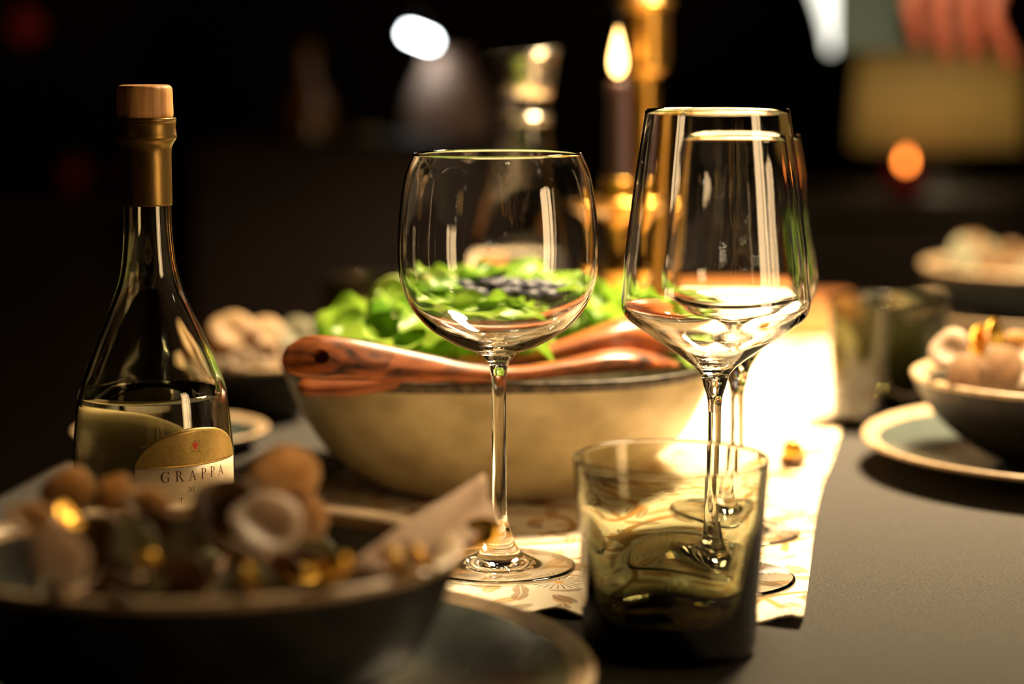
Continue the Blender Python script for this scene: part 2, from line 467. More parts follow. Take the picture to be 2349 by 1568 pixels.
def runner():
    """printed runner: right border slightly wavy, front hem curling up a little"""
    nx, ny = 60, 130
    right = spline([(.1330, .976), (.1471, 1.058), (.1800, 1.2576), (.2240, 1.4745), (.2620, 1.72), (.2900, 1.96)], 26)
    vs, fs = [], []
    W = .30
    for j in range(ny + 1):
        rx, ry = right[min(j, len(right) - 1)]
        for i in range(nx + 1):
            t = i / nx
            x = rx - W * .986 * t; y = ry + W * .166 * t
            hem = max(0, 1 - j / 5.0)
            side = max(0, 1 - i / 2.0)
            z = .0012 + hem * (.0014 + .0016 * math.sin(t * 34 + 1) + .0012 * math.sin(t * 71)) + side * .0008 * (1 + math.sin(ry * 40))
            y += hem * .004 * math.sin(t * 17 + .5)
            vs.append((x, y, max(z, .0012)))
    for j in range(ny):
        for i in range(nx):
            a = j * (nx + 1) + i
            fs.append((a, a + nx + 1, a + nx + 2, a + 1))
    o = mobj('table_runner', vs, fs, 'runner')
    mo = o.modifiers.new('thick', 'SOLIDIFY'); mo.thickness = 0.0010; mo.offset = -1
    tag(o, 'cream table runner printed with ochre leaves and rayed flowers', 'table runner')
    return o
runner()
bd = box('serving_board', (.27, .26, .016), (.195, 2.11, .0084), 'board', None, .006, (0, 0, math.radians(-9)))
tag(bd, 'orange-brown wooden board lying past the far end of the runner', 'serving board')

# ------------------------------------------------------------------ lamps
def pendant():
    x, y, z = PENDANT_AT
    p = empty('pendant_lamp', (x, y, z))
    tag(p, 'round metal pendant lamp hanging above the dining table', 'pendant lamp')
    out = mm([(140, 0), (140, 4), (138, 40), (126, 84), (98, 116), (55, 134), (22, 140), (0, 141)])
    inn = mm([(0, 137), (22, 136), (54, 130), (94, 113), (122, 82), (134, 39), (136, 4), (140, 0)])
    lathe('shade', spline(out, 4), 'black_metal', p, 64)
    lathe('shade_lining', spline(inn, 4), 'white_lining', p, 64)
    tube('cord', [(0, 0, .14), (0, 0, 1.8 - z)], .003, 'black_metal', p, 8)
    # opal disc across the mouth with the bulb's hot spot in its middle
    for nm, size, share, dz in (('pendant_light', .25, .72, .006), ('pendant_light_core', .055, .28, .004)):
        ld = bpy.data.lights.new(nm, 'AREA')
        ld.shape = 'DISK'; ld.size = size; ld.energy = PENDANT_W * share; ld.color = WARM
        ld.spread = math.radians(128)
        lo = bpy.data.objects.new(nm, ld); COL.objects.link(lo)
        lo.parent = p; lo.location = (0, 0, dz)
pendant()

def floor_lamp():
    x, y, z = FLOOR_LAMP_AT
    p = empty('floor_lamp', (x, y, -.75))
    tag(p, 'standing lamp with a cream drum shade behind the near end of the table', 'floor lamp')
    h = z + .75
    lathe('base', spline(mm([(0, 0), (120, 0), (130, 6), (124, 14), (40, 20), (12, 26), (0, 26)]), 3), 'black_metal', p, 48)
    tube('pole', [(0, 0, .02), (0, 0, h + .02)], .009, 'black_metal', p, 12)
    lathe('lamp_shade', [(.16, h - .13), (.165, h - .13), (.135, h + .15), (.13, h + .15), (.16, h - .13)], 'shade', p, 64)
    lathe('bulb', spline(mm([(0, h * 1000 - 40), (26, h * 1000 - 15), (28, h * 1000 + 5), (12, h * 1000 + 45), (0, h * 1000 + 50)]), 4), 'bulb', p, 24)
    ld = bpy.data.lights.new('floor_lamp_light', 'POINT')
    ld.energy = FLOOR_LAMP_W; ld.color = WARM; ld.shadow_soft_size = .06
    lo = bpy.data.objects.new('floor_lamp_light', ld); COL.objects.link(lo); lo.parent = p; lo.location = (0, 0, h + .02)
floor_lamp()

def paper_lantern():
    p = empty('paper_lantern', LANTERN_AT)
    tag(p, 'tall glowing paper lantern standing on the floor beside the table', 'floor lamp')
    M['lantern'] = emitter('lit_paper', (1.0, 0.66, 0.33), LANTERN_S)
    box('base', (.30, .30, .03), (0, 0, .015), 'dark_wood', p, .004)
    box('paper_shade', (.26, .26, 1.15), (0, 0, .75), 'lantern', p, .01)
    box('top_frame', (.28, .28, .02), (0, 0, 1.335), 'dark_wood', p, .003)
    for sx in (-1, 1):
        for sy in (-1, 1):
            box('post', (.015, .015, 1.31), (sx * .138, sy * .138, .68), 'dark_wood', p)
paper_lantern()

# ------------------------------------------------------------------ stemware
def stem_glass(loc, foot, stem, outer, inner, label, rz=0):
    """one blown glass whose skin runs foot -> stem -> bowl -> rim -> inside without inner walls"""
    g = empty('wine_glass', loc, rz)
    tag(g, label, 'wine glass', 'wine glasses on the runner')
    f = lathe('foot', foot, 'glass', g, 128)
    s = lathe('stem', stem, 'glass', g, 64 if False else 128)
    b = lathe('bowl', outer + inner, 'glass', g, 128)
    return g

def foot_profile(R, top):
    """thin disc, hollow underneath, rising to the stem"""
    a = mm([(0, 2.6), (6, 2.5), (14, 1.9), (24, 1.0), (R - 5, .25), (R - 1.6, 0)])
    edge = mm([(R - .4, .3), (R, 1.0), (R - .25, 1.6), (R - 1.2, 2.05)])
    return spline(a, 4)[:-1] + spline(mm([(R - 1.6, 0)]) + edge, 4)[:-1] + spline(edge[-1:] + mm(top), 6)

# the balloon glass
bo = [(4.02, 99.84), (5.07, 105.4), (7.28, 108.5), (9.6, 110.9), (18.73, 114.3), (27.3, 118.8), (36.52, 125.4), (45.26, 136.5),
      (49.15, 147.5), (50.21, 154.2), (50.59, 163), (50.32, 171.7), (49.61, 180.5), (48.23, 191.4), (46.0, 202.3), (42.0, 211.6)]
bi = [(41.1, 211.8), (45.1, 202.3), (47.4, 191.4), (48.75, 180.5), (49.45, 171.7), (49.7, 163), (49.3, 154.2), (48.2, 147.7), (44.2, 137.2),
      (35.4, 127.0), (26, 120.9), (17, 117.2), (8, 115.2), (0, 114.6)]
stem_glass((-.0068, 1.0912, RT), foot_profile(39, [(33, 2.45), (25, 3.3), (18, 4.8), (12.5, 7.4), (9.2, 11.0), (6.9, 16), (4.6, 23), (3.85, 28)]),
           spline(mm([(3.85, 28), (3.7, 45), (3.7, 70), (3.8, 90), (4.02, 99.84)]), 8),
           spline(mm(bo), 7)[:-1] + spline(mm([(42.0, 211.6), (41.6, 212.1), (41.1, 211.8)]), 3)[:-1], spline(mm(bi), 7),
           'clear balloon wine glass with a wide round bowl, in front of the salad bowl')

# two angular glasses, the taller in front of the smaller
fo = [(3.23, 85), (3.88, 92.7), (5.6, 98.1), (7.1, 103.4), (9.68, 106.8), (15.05, 111.2), (24.05, 117.7), (33.26, 124.2), (43.0, 131.4), (45.6, 135.2),
      (46.26, 139.3), (45.79, 147.9), (44.86, 160.8), (42.18, 182.2), (39.52, 203.5), (37.33, 218.3), (35.0, 233.6)]
fi = [(34.1, 233.7), (36.4, 218.3), (38.6, 203.5), (41.2, 182.2), (43.9, 160.8), (44.8, 147.9), (45.2, 139.6), (44.5, 136.2), (42.2, 133.0),
      (32.6, 126.0), (23.4, 119.8), (14, 114.2), (6, 111), (0, 110.2)]
stem_glass((.1001, 1.0637, RT), foot_profile(41, [(35, 2.4), (26, 3.1), (18, 4.4), (11.5, 7.2), (7.6, 12), (5.0, 22), (3.6, 34)]),
           spline(mm([(3.6, 34), (3.25, 44), (3.15, 60), (3.2, 75), (3.23, 85)]), 8),
           spline(mm(fo), 7)[:-1] + spline(mm([(35.0, 233.6), (34.6, 234.1), (34.1, 233.7)]), 3)[:-1], spline(mm(fi), 7),
           'taller of the two angular wine glasses, standing behind the smoky tumbler')
ko = [(3.56, 66), (4.02, 79.2), (5.67, 85.2), (7.09, 91.2), (14.16, 103.1), (24.74, 115), (34.5, 123.0), (38.82, 126.9), (41.15, 131.6), (42.53, 139.7),
      (41.3, 150.5), (38.15, 174), (35.48, 197.4), (31.75, 217.1)]
ki = [(30.85, 217.2), (34.55, 197.4), (37.2, 174), (40.3, 150.5), (41.5, 139.8), (40.1, 132.4), (37.8, 128.2), (33.6, 125.0), (24, 117.2), (13.5, 107.5), (6, 101), (0, 99)]
stem_glass((.1221, 1.1685, RT), foot_profile(35.5, [(30, 2.35), (22, 3.1), (15, 4.5), (9.5, 7.6), (6.6, 12.5), (4.7, 21), (3.7, 32)]),
           spline(mm([(3.7, 32), (3.5, 42), (3.45, 55), (3.56, 66)]), 8),
           spline(mm(ko), 7)[:-1] + spline(mm([(31.75, 217.1), (31.3, 217.6), (30.85, 217.2)]), 3)[:-1], spline(mm(ki), 7),
           'smaller of the two angular wine glasses, seen through the taller one')

# ------------------------------------------------------------------ smoky tumblers
def tumbler(loc, label, rz=0.0, glass='smoke'):
    def shape(a, r, z):
        # the cavity is a soft square near its floor and round at the lip
        q = 1.0
        if shape.inner:
            k = max(0, 1 - z / .06) * .10
            q = 1 - k * (1 - math.cos(4 * a)) * .5
        w = 1 + .006 * math.sin(3 * a + z * 60)
        return r * q * w, r * q * w
    t = empty('tumbler', loc, rz)
    tag(t, label, 'tumbler', 'smoky tumblers')
    out = spline(mm([(0, 1.2), (20, .6), (32, 0), (36.4, .8), (38.2, 4), (38.7, 10), (39.6, 30), (41, 55), (42.6, 78), (43.3, 86)]), 6)
    lip = spline(mm([(43.3, 86), (42.8, 86.8), (42.1, 86.4)]), 4)
    inn = spline(mm([(42.1, 86.4), (41.2, 78), (38.9, 55), (36.6, 32), (35.0, 20), (31, 14.5), (22, 12.2), (10, 11.4), (0, 11.2)]), 6)
    shape.inner = False
    n_out = len(out) + len(lip) - 2
    prof = out[:-1] + lip[:-1] + inn
    idx = {'n': 0}
    cut = inn[0][1]
    # one closed skin: outside, lip, inside
    vs, fs, rings = [], [], []
    segs = 112
    for j, (r, z) in enumerate(prof):
        shape.inner = j >= n_out
        if r < 1e-7:
            rings.append([len(vs)]); vs.append((0, 0, z)); continue
        ring = []
        for i in range(segs):
            a = 2 * PI * i / segs
            k = shape(a, r, z)
            ring.append(len(vs)); vs.append((k[0] * math.cos(a), k[1] * math.sin(a), z))
        rings.append(ring)
    for a, b in zip(rings, rings[1:]):
        for i in range(segs):
            i2 = (i + 1) % segs
            if len(a) == 1: fs.append((a[0], b[i2], b[i]))
            elif len(b) == 1: fs.append((a[i], a[i2], b[0]))
            else: fs.append((a[i], a[i2], b[i2], b[i]))
    b = mobj('glass_body', vs, fs, glass, t)
    return t
tumbler((.0698, .9428, .0002), 'smoky green tumbler standing at the front hem of the runner', .6)
tumbler((.266, 1.53, .0016), 'smoky tumbler with deepened tint behind the plate of white petals', .2, 'smoke_deepened')
tumbler((-.105, 1.70, .0002), 'smoky tumbler with deepened tint behind the bottle, beside the salad bowl', .9, 'smoke_deepened')

# ------------------------------------------------------------------ the bottle
def letters():
    """serif capitals as polygons on a unit height"""
    def rect(x0, y0, x1, y1): return [(x0, y0), (x1, y0), (x1, y1), (x0, y1)]
    def ring(cx, cy, ax, ay, bx, by, ox, a0, a1, n=14):
        out = []
        for i in range(n):
            t0 = math.radians(a0 + (a1 - a0) * i / n); t1 = math.radians(a0 + (a1 - a0) * (i + 1) / n)
            out.append([(cx + ax * math.cos(t0), cy + ay * math.sin(t0)), (cx + ax * math.cos(t1), cy + ay * math.sin(t1)),
                        (cx + ox + bx * math.cos(t1), cy + by * math.sin(t1)), (cx + ox + bx * math.cos(t0), cy + by * math.sin(t0))])
        return out
    L = {}
    L['P'] = [rect(.12, 0, .25, 1), rect(.02, 0, .36, .035), rect(.02, .965, .3, 1)] + ring(.25, .735, .36, .265, .24, .225, -.0, -90, 90)
    L['R'] = [rect(.12, 0, .26, 1), rect(.02, 0, .37, .035), rect(.02, .965, .3, 1)] + ring(.26, .745, .34, .255, .21, .215, 0, -90, 90) + \
             [[(.36, .5), (.50, .5), (.80, .03), (.63, .03)], rect(.62, 0, .88, .035)]
    L['A'] = [[(.10, 0), (.155, 0), (.43, .9), (.40, 1)], [(.40, 1), (.36, .86), (.62, 0), (.76, 0)], rect(.24, .30, .58, .345), rect(0, 0, .26, .035), rect(.52, 0, .86, .035)]
    L['G'] = ring(.46, .5, .46, .52, .32, .48, .02, 48, 312, 24) + [rect(.62, .10, .75, .42), rect(.50, .42, .86, .455), [(.68, .78), (.78, .70), (.78, .96), (.75, .96)]]
    L['D'] = [rect(.1, 0, .22, 1), rect(0, .96, .3, 1), rect(0, 0, .3, .04)] + ring(.2, .5, .52, .5, .38, .46, 0, -90, 90)
    L['I'] = [rect(.12, 0, .25, 1), rect(0, 0, .37, .04), rect(0, .96, .37, 1)]
    L['T'] = [rect(.32, 0, .46, 1), rect(.18, 0, .6, .04), rect(0, .95, .78, 1), rect(0, .8, .05, 1), rect(.73, .8, .78, 1)]
    return L

def wrapped(name, polys, R, phi0, z0, scale, mat, parent, sub=1):
    """polygons (u, v) laid round a cylinder of radius R; u runs to the viewer's right"""
    vs, fs = [], []
    for poly in polys:
        ids = []
        for u, v in poly:
            a = phi0 + u * scale / R
            ids.append(len(vs)); vs.append((R * math.sin(a), -R * math.cos(a), z0 + v * scale))
        # ensure facing outwards
        ar = sum(poly[i][0] * poly[(i + 1) % len(poly)][1] - poly[(i + 1) % len(poly)][0] * poly[i][1] for i in range(len(poly)))
        fs.append(tuple(ids) if ar > 0 else tuple(ids[::-1]))
    return mobj(name, vs, fs, mat, parent, False)

def arc_label(name, R, phic, half, zlow, zmid, arch, mat, parent, part='all', thick=.00018):
    """a paper label on the cylinder: straight below zmid, arched above"""
    n = 56
    vs, fs = [], []
    nz = 10
    for i in range(n + 1):
        t = -1 + 2 * i / n
        t = math.copysign(1 - (1 - abs(t)) ** 1.6, t)
        top = zmid + arch * (max(0, 1 - abs(t) ** 2.3)) ** .62
        lo, hi = (zlow, top) if part == 'all' else (zmid, max(top, zmid + 1e-5)) if part == 'arch' else (zlow, zmid)
        a = phic + half * t
        for j in range(nz + 1):
            z = lo + (hi - lo) * j / nz
            vs.append((R * math.sin(a), -R * math.cos(a), z))
    for i in range(n):
        for j in range(nz):
            k = i * (nz + 1) + j
            fs.append((k, k + nz + 1, k + nz + 2, k + 1))
    o = mobj(name, vs, fs, mat, parent)
    mo = o.modifiers.new('thick', 'SOLIDIFY'); mo.thickness = thick; mo.offset = 1
    return o

def bottle():
    g = empty('grappa_bottle', (-.1824, 1.0914, .0002))
    tag(g, 'clear grappa bottle, half full, with wooden stopper and gold label', 'bottle')
    out = [(0, 3.0), (20, 1.5), (33, 0), (38, .8), (40.2, 4.5), (40.5, 20), (40.45, 47.7), (40.37, 59), (39.8, 70), (38.6, 81.5), (36.77, 95.6), (33.75, 103.9), (29.52, 115), (24.86, 126.1),
           (20.0, 137.2), (16.46, 146), (13.59, 159.2), (12.1, 176.8), (12.0, 190), (12.2, 216), (13.2, 219.0), (14.6, 221), (14.6, 230.8)]
    inn = [(9.3, 230.8), (9.3, 219), (9.4, 190), (9.7, 176.8), (11.2, 159.2), (14.0, 146), (17.6, 137.2), (22.4, 126.1), (27.0, 115), (31.2, 103.9), (34.2, 95.6), (36.1, 81.5),
           (37.4, 70), (37.9, 59), (38.0, 47.7), (38.0, 20), (37.2, 10), (33, 6.5), (20, 8.5), (0, 10)]
    b = lathe('glass_body', spline(mm(out), 5) + spline(mm(inn), 5), 'bottle_glass', g, 128)
    liq = [(0, 9.9), (20, 8.4), (33.1, 6.4), (37.3, 10), (38.1, 20), (38.1, 47.7), (38.0, 59), (37.5, 70), (36.25, 81.5), (34.6, 93.6)]
    top = [(34.6, 93.6), (33.6, 93.1), (32, 92.9), (16, 92.85), (0, 92.85)]
    lathe('spirit', spline(mm(liq), 5)[:-1] + spline(mm(top), 3), 'spirit', g, 128)
    # stopper, with the cork reaching into the neck
    lathe('stopper', spline(mm([(0, 231.2), (13.4, 231.2)]), 2)[:-1] + spline(mm([(13.4, 231.2), (13.9, 232), (13.9, 238), (13.85, 244)]), 3)[:-1]
          + spline(mm([(13.85, 244), (13.5, 246), (12.2, 247.2), (9, 247.4), (0, 247.4)]), 4), 'wood_cap', g, 64)
    lathe('cork', mm([(0, 212), (9.2, 212), (9.2, 231.2), (0, 231.2)]), 'twig', g, 40)
    # foil sleeve: bead at the mouth, two ridges, then a plain skirt
    fo_ = [(12.35, 187.5), (12.4, 192), (12.45, 205), (12.7, 215.5), (13.6, 218.2), (15.1, 220.6), (15.35, 222), (15.2, 223.4), (15.0, 226), (15.15, 228.2), (15.3, 228.8), (15.1, 229.4), (15.35, 230.2), (15.0, 231.1), (13.6, 231.35)]
    s = lathe('foil_sleeve', spline(mm(fo_), 5), 'foil', g, 96)
    mo = s.modifiers.new('thick', 'SOLIDIFY'); mo.thickness = .00012
    R = .04070
    pc = math.radians(40.5); hw = math.radians(44.5)
    fl_ = arc_label('front_label', R, pc, hw, .010, .0608, .0185, 'label_cream', g, 'rect')
    fl_['label'] = 'cream paper label reading GRAPPA'
    ar = arc_label('label_arch', R, pc, hw, .010, .0610, .0185, 'label_gold', fl_, 'arch')
    ar['label'] = 'gold arched top of the label with a red crest'
    Ri = R + .00022
    L = letters()
    polys, u = [], 0.0
    for ch in 'GRAPPA':
        polys += [[(x + u, y) for x, y in p] for p in L[ch]]
        u += {'G': 1.32, 'R': 1.30, 'A': 1.28, 'P': 1.10}[ch]
    wrapped('lettering', polys, Ri, math.radians(13.5), .0538, .0054, 'ink', fl_)
    small, u = [], 0.0
    for ch in 'DI':
        small += [[(x + u, y) for x, y in p] for p in L[ch]]; u += .95
    wrapped('lettering', small, Ri, math.radians(33), .0480, .0026, 'ink', fl_)
    wrapped('lettering', L['T'], Ri, math.radians(26), .0425, .0030, 'ink', fl_)
    def rect(x0, y0, x1, y1): return [(x0, y0), (x1, y0), (x1, y1), (x0, y1)]
    # rule on the gold, crest: red shield, crown, mantling and scroll
    Rg = R + .00024
    wrapped('rule', [rect(-11, -2.0, -3.6, -1.8)] + [rect(3.6 + .3, -1.9, 9.2, -1.78)], Rg, math.radians(39.5), .0705, .001, 'ink_bright', fl_)
    wrapped('rule', [rect(-21 + 1.2 * i, 0, -21 + 1.2 * i + 1.2, .22) for i in range(36)], Rg, math.radians(39.5), .0618, .001, 'ink_gold', fl_)
    wrapped('shield', [[(-1.05, 1.5), (-1.05, -.2), (-.6, -1.1), (0, -1.5), (.6, -1.1), (1.05, -.2), (1.05, 1.5), (0, 1.25)]], Rg, math.radians(39), .0708, .00122, 'ink_red', fl_)
    orn = []
    for s_ in (-1, 1):
        for k in range(6):
            y = -1.5 + k * .62
            x = s_ * (1.5 + .45 * math.sin(k * 1.7))
            orn.append([(x, y), (x + s_ * .55, y + .12), (x + s_ * .62, y + .5), (x + s_ * .1, y + .28)])
        orn.append([(s_ * .2, -2.15), (s_ * 1.4, -1.9), (s_ * 2.4, -2.25), (s_ * 2.3, -2.55), (s_ * 1.4, -2.2), (s_ * .2, -2.42)])
    orn += [rect(-.75, 1.75, .75, 1.98), [(-.75, 2.05), (-.5, 2.05), (-.55, 2.6)], [(-.2, 2.05), (.2, 2.05), (0, 2.75)], [(.5, 2.05), (.75, 2.05), (.55, 2.6)]]
    wrapped('crest', orn, Rg, math.radians(39), .0708, .00122, 'ink_gold', fl_)
    bl = arc_label('back_label', .04065, math.radians(40.5 + 180), math.radians(46), .012, .0600, .019, 'label_back', g)
    return g
bottle()

# ------------------------------------------------------------------ the salad bowl and servers
BC = Vector((-.008, 1.325, RT))
def salad_bowl():
    g = empty('salad_bowl', BC)
    tag(g, 'large beige stoneware salad bowl with a dark iron rim', 'bowl')
    def shape(a, r, z):
        c, s = abs(math.cos(a)), abs(math.sin(a))
        k = min(1, max(0, z / .05))
        e = 2.0 + .6 * k
        f = (c ** e + s ** e) ** (-1 / e)
        w = 1 + .006 * math.sin(3 * a + 1) + .004 * math.sin(5 * a)
        return r * f * w, r * f * w * .985
    S = 134.0
    out = [(0, 2), (50, 1.5), (66, 0), (74, .6), (82, 3.5), (92, 10), (107, 24), (119.5, 44), (127, 60), (132, 73.5)]
    rim = [(132, 73.5), (133.6, 77), (133, 79.6), (130.6, 79.2), (128.6, 75.5)]
    inn = [(128.6, 75.5), (122, 60), (114, 44), (102, 26), (86, 13), (60, 7.5), (0, 6.5)]
    lathe('bowl_body', spline(mm(out), 5), 'stoneware', g, 128, None, shape)
    lathe('rim', spline(mm(rim), 5), 'iron_rim', g, 128, None, shape)
    lathe('bowl_inside', spline(mm(inn), 5), 'iron_rim', g, 128, None, shape)
salad_bowl()

def drill(o, at, axis, radius):
    """cut a round hole through a mesh"""
    bm = bmesh.new()
    bmesh.ops.create_cone(bm, cap_ends=True, segments=24, radius1=radius, radius2=radius, depth=.016)
    me = bpy.data.meshes.new('cutter'); bm.to_mesh(me); bm.free()
    c = bpy.data.objects.new('cutter', me); COL.objects.link(c)
    c.matrix_world = Matrix.Translation(at) @ Vector(axis).to_track_quat('Z', 'Y').to_matrix().to_4x4()
    mo = o.modifiers.new('hole', 'BOOLEAN'); mo.operation = 'DIFFERENCE'; mo.object = c; mo.solver = 'EXACT'
    bpy.context.view_layer.update()
    dg = bpy.context.evaluated_depsgraph_get()
    new = bpy.data.meshes.new_from_object(o.evaluated_get(dg))
    o.modifiers.clear()
    o.data = new
    bpy.data.objects.remove(c)
    new.polygons.foreach_set('use_smooth', [True] * len(new.polygons))
    bpy.context.view_layer.objects.active = o
    new.set_sharp_from_angle(angle=math.radians(50)) if hasattr(new, 'set_sharp_from_angle') else None

s1 = loft('salad_server', [(-124, 1163, 99, 2.5, 1.5, 60), (-121, 1165, 99, 8, 3.4, 60), (-112, 1168, 99.5, 12.0, 5, 60), (-103, 1170, 99, 12.7, 5.4, 60), (-89, 1175, 97.5, 12.2, 5.6, 60),
    (-66, 1183, 93.5, 10.2, 5.4, 56), (-42, 1190, 89.4, 8.0, 5.0, 48), (-28, 1193, 87.4, 6.4, 4.4, 38), (-6, 1198, 85.6, 5.4, 3.6, 22), (6, 1202, 85.4, 6.0, 3.6, 12),
    (31, 1214, 87, 10, 4.6, 4), (56, 1228, 88.5, 15, 6.2, 2), (69, 1235, 88, 16, 5.6, 2), (87, 1246, 84.6, 13, 3.2, 2), (97, 1252, 82, 5, 1.2, 2)], 'acacia')
drill(s1, Vector((-.103, 1.170 - .0060, .0975 + .0035)), (0, -math.sin(math.radians(60)), math.cos(math.radians(60))), .0044)
tag(s1, 'red-brown wooden salad server with a hole in its handle', 'salad server', 'salad servers across the bowl')
s2 = loft('salad_server', [(-118, 1186, 80.5, 2, 1.4, 40), (-114, 1187, 81, 6.5, 2.8, 40), (-91, 1194, 82, 9.5, 4.2, 40), (-67, 1203, 83.5, 8.8, 4.4, 38), (-43, 1213, 87, 7.4, 4.2, 34),
    (-18, 1222, 89, 5.6, 3.8, 24), (1, 1231, 89.4, 5.4, 3.6, 12), (19, 1240, 91, 8, 4.4, 6), (32, 1247, 92.6, 12, 6.2, 4), (44, 1254, 94.2, 16, 8.6, 3),
    (57, 1261, 95.6, 19, 11.0, 2), (65, 1266, 96, 20, 12.2, 2), (76, 1272, 95.6, 19, 11.6, 2), (90, 1282, 92, 14, 8, 2), (103, 1289, 87, 5, 2.4, 2)], 'maple')
tag(s2, 'second salad server, its handle under the first, domed head resting on the leaves', 'salad server', 'salad servers across the bowl')

# ------------------------------------------------------------------ salad leaves and berries
def leaf_mesh(name, seed, L, W, ruffle, mat):
    rnd = random.Random(seed)
    nu, nv = 20, 10
    vs, fs = [], []
    ph = rnd.uniform(0, 6)
    for i in range(nu + 1):
        u = i / nu
        half = W * (math.sin(PI * min(1, u * .92 + .06)) ** .7) * (1 + .14 * math.sin(u * 15 + ph))
        for j in range(nv + 1):
            v = -1 + 2 * j / nv
            e = abs(v) ** 2
            z = .30 * L * math.sin(u * PI * .8) + ruffle * e * math.sin(u * 14 + ph + 2.2 * v) + .12 * L * e - .10 * L * u * u
            vs.append((L * (u - .5) + ruffle * .5 * e * math.cos(u * 12 + ph), half * v, z * .8))
    for i in range(nu):
        for j in range(nv):
            a = i * (nv + 1) + j
            fs.append((a, a + nv + 1, a + nv + 2, a + 1))
    o = mobj(name, vs, fs, mat)
    return o
rnd = random.Random(5)
protos = [leaf_mesh('lettuce_leaf', 1, .060, .024, .0060, 'leaf_a'), leaf_mesh('lettuce_leaf', 2, .048, .022, .0065, 'leaf_a'),
          leaf_mesh('lettuce_leaf', 3, .052, .018, .0045, 'leaf_b'), leaf_mesh('lettuce_leaf', 4, .042, .020, .0055, 'leaf_c')]
used = set()
def mound(x, y):
    """height of the heap of leaves"""
    dx = (x - BC.x) / .125; dy = (y - BC.y) / .115
    r = min(1, math.sqrt(dx * dx + dy * dy))
    return .072 + .040 * (1 - r ** 2.2) + .006 * math.exp(-((x + .05) ** 2 + (y - 1.34) ** 2) / .002)
spots = []
for k in range(1500):
    if len(spots) >= 84: break
    a = rnd.uniform(0, 2 * PI); r = math.sqrt(rnd.random())
    x = BC.x + .112 * r * math.cos(a); y = BC.y + .100 * r * math.sin(a)
    if x < -.100 or (y < 1.262 and x > .01): continue
    if y < 1.238 or (x > .015 and y < 1.305 - .2 * (.1 - x)): continue
    if -.036 < x < .046 and 1.268 < y < 1.325: continue
    if all((x - p[0]) ** 2 + (y - p[1]) ** 2 > .00026 for p in spots):
        spots.append((x, y, a))
for k, (x, y, a) in enumerate(spots):
    i = rnd.choices(range(4), (5, 5, 3, 2))[0]
    o = protos[i] if i not in used else protos[i].copy()
    if i in used: COL.objects.link(o)
    used.add(i)
    o.location = (x, y, mound(x, y) - .006 + rnd.uniform(-.003, .005))
    o.rotation_euler = (rnd.uniform(-.6, .6), rnd.uniform(-.5, .5), rnd.uniform(0, 6.28))
    s = rnd.uniform(.75, 1.12); o.scale = (s, s, s)
    tag(o, ('large lime green lettuce leaf with a ruffled edge, heaped in the beige bowl', 'short lime green lettuce leaf, heaped in the beige bowl', 'narrow darker green leaf among the lettuce in the beige bowl',
            'pale yellow-green leaf among the lettuce in the beige bowl')[i], 'salad leaf', 'salad leaves heaped in the bowl')
# curled sprout standing out of the heap
sp = tube('leaf_stalk', spline([(-.082, 1.30, .092), (-.086, 1.302, .105), (-.083, 1.305, .120), (-.072, 1.308, .128), (-.064, 1.31, .124)], 6), .0018, 'leaf_c')
tag(sp, 'pale curling stalk arching over the left of the salad', 'stalk')
berry0 = None
for k in range(34):
    a = rnd.uniform(0, 6.28); r = math.sqrt(rnd.random())
    x = .004 + .038 * r * math.cos(a); y = 1.302 + .022 * r * math.sin(a)
    z = mound(x, y) + .002 + .006 * (1 - r)
    if berry0 is None:
        o = lathe('blueberry', spline(mm([(0, -6), (3.2, -5.2), (5.6, -2.6), (6.3, 0), (5.5, 3), (3.6, 4.8), (2.6, 5.6), (2.2, 5.0), (0, 4.6)]), 2), 'berry', None, 20)
        berry0 = o
    else:
        o = berry0.copy(); COL.objects.link(o)
    o.location = (x, y, z); o.rotation_euler = (rnd.uniform(0, 6), rnd.uniform(0, 6), 0)
    s = rnd.uniform(.95, 1.25); o.scale = (s, s, s)
    tag(o, 'dark blueberry scattered on top of the salad', 'blueberry', 'blueberries on the salad')

# ------------------------------------------------------------------ place settings
def plate(loc, r, label):
    g = empty('dinner_plate', loc)
    tag(g, label, 'plate', 'blue-grey plates')
    R = r * 1000
    lathe('plate_body', spline(mm([(0, 1.5), (R * .55, 0), (R * .62, .6), (R * .8, 8), (R * .94, 15), (R - .6, 18)]), 5), 'dark_glaze', g, 96)
    lathe('rim', spline(mm([(R - .6, 18), (R, 19.6), (R - 1.4, 21), (R - 5, 20), (R - 10, 18)]), 4), 'bare_rim', g, 96)
    lathe('plate_well', spline(mm([(R - 10, 18), (R * .82, 12.5), (R * .70, 7), (R * .6, 5), (R * .3, 4.5), (0, 4.5)]), 5), 'blue_glaze', g, 96)
    return g

def food_bowl(loc, label, R=100, h=58):
    g = empty('bowl', loc)
    tag(g, label, 'bowl', 'charcoal bowls on the plates')
    lathe('bowl_body', spline(mm([(0, 1), (R * .40, 0), (R * .46, 1.5), (R * .62, 10), (R * .82, 26), (R * .94, h * .75), (R - .8, h - 3)]), 5), 'dark_glaze', g, 96)
    lathe('rim', spline(mm([(R - .8, h - 3), (R, h - .8), (R - 1.6, h + .4), (R - 5, h), (R - 8, h - 1.6), (R - 9.5, h - 5)]), 4), 'bare_rim', g, 96)
    lathe('bowl_inside', spline(mm([(R - 9.5, h - 5), (R * .85, h * .66), (R * .74, 26), (R * .55, 12), (R * .3, 6.5), (0, 5.5)]), 5), 'deep_glaze', g, 96)
    return g

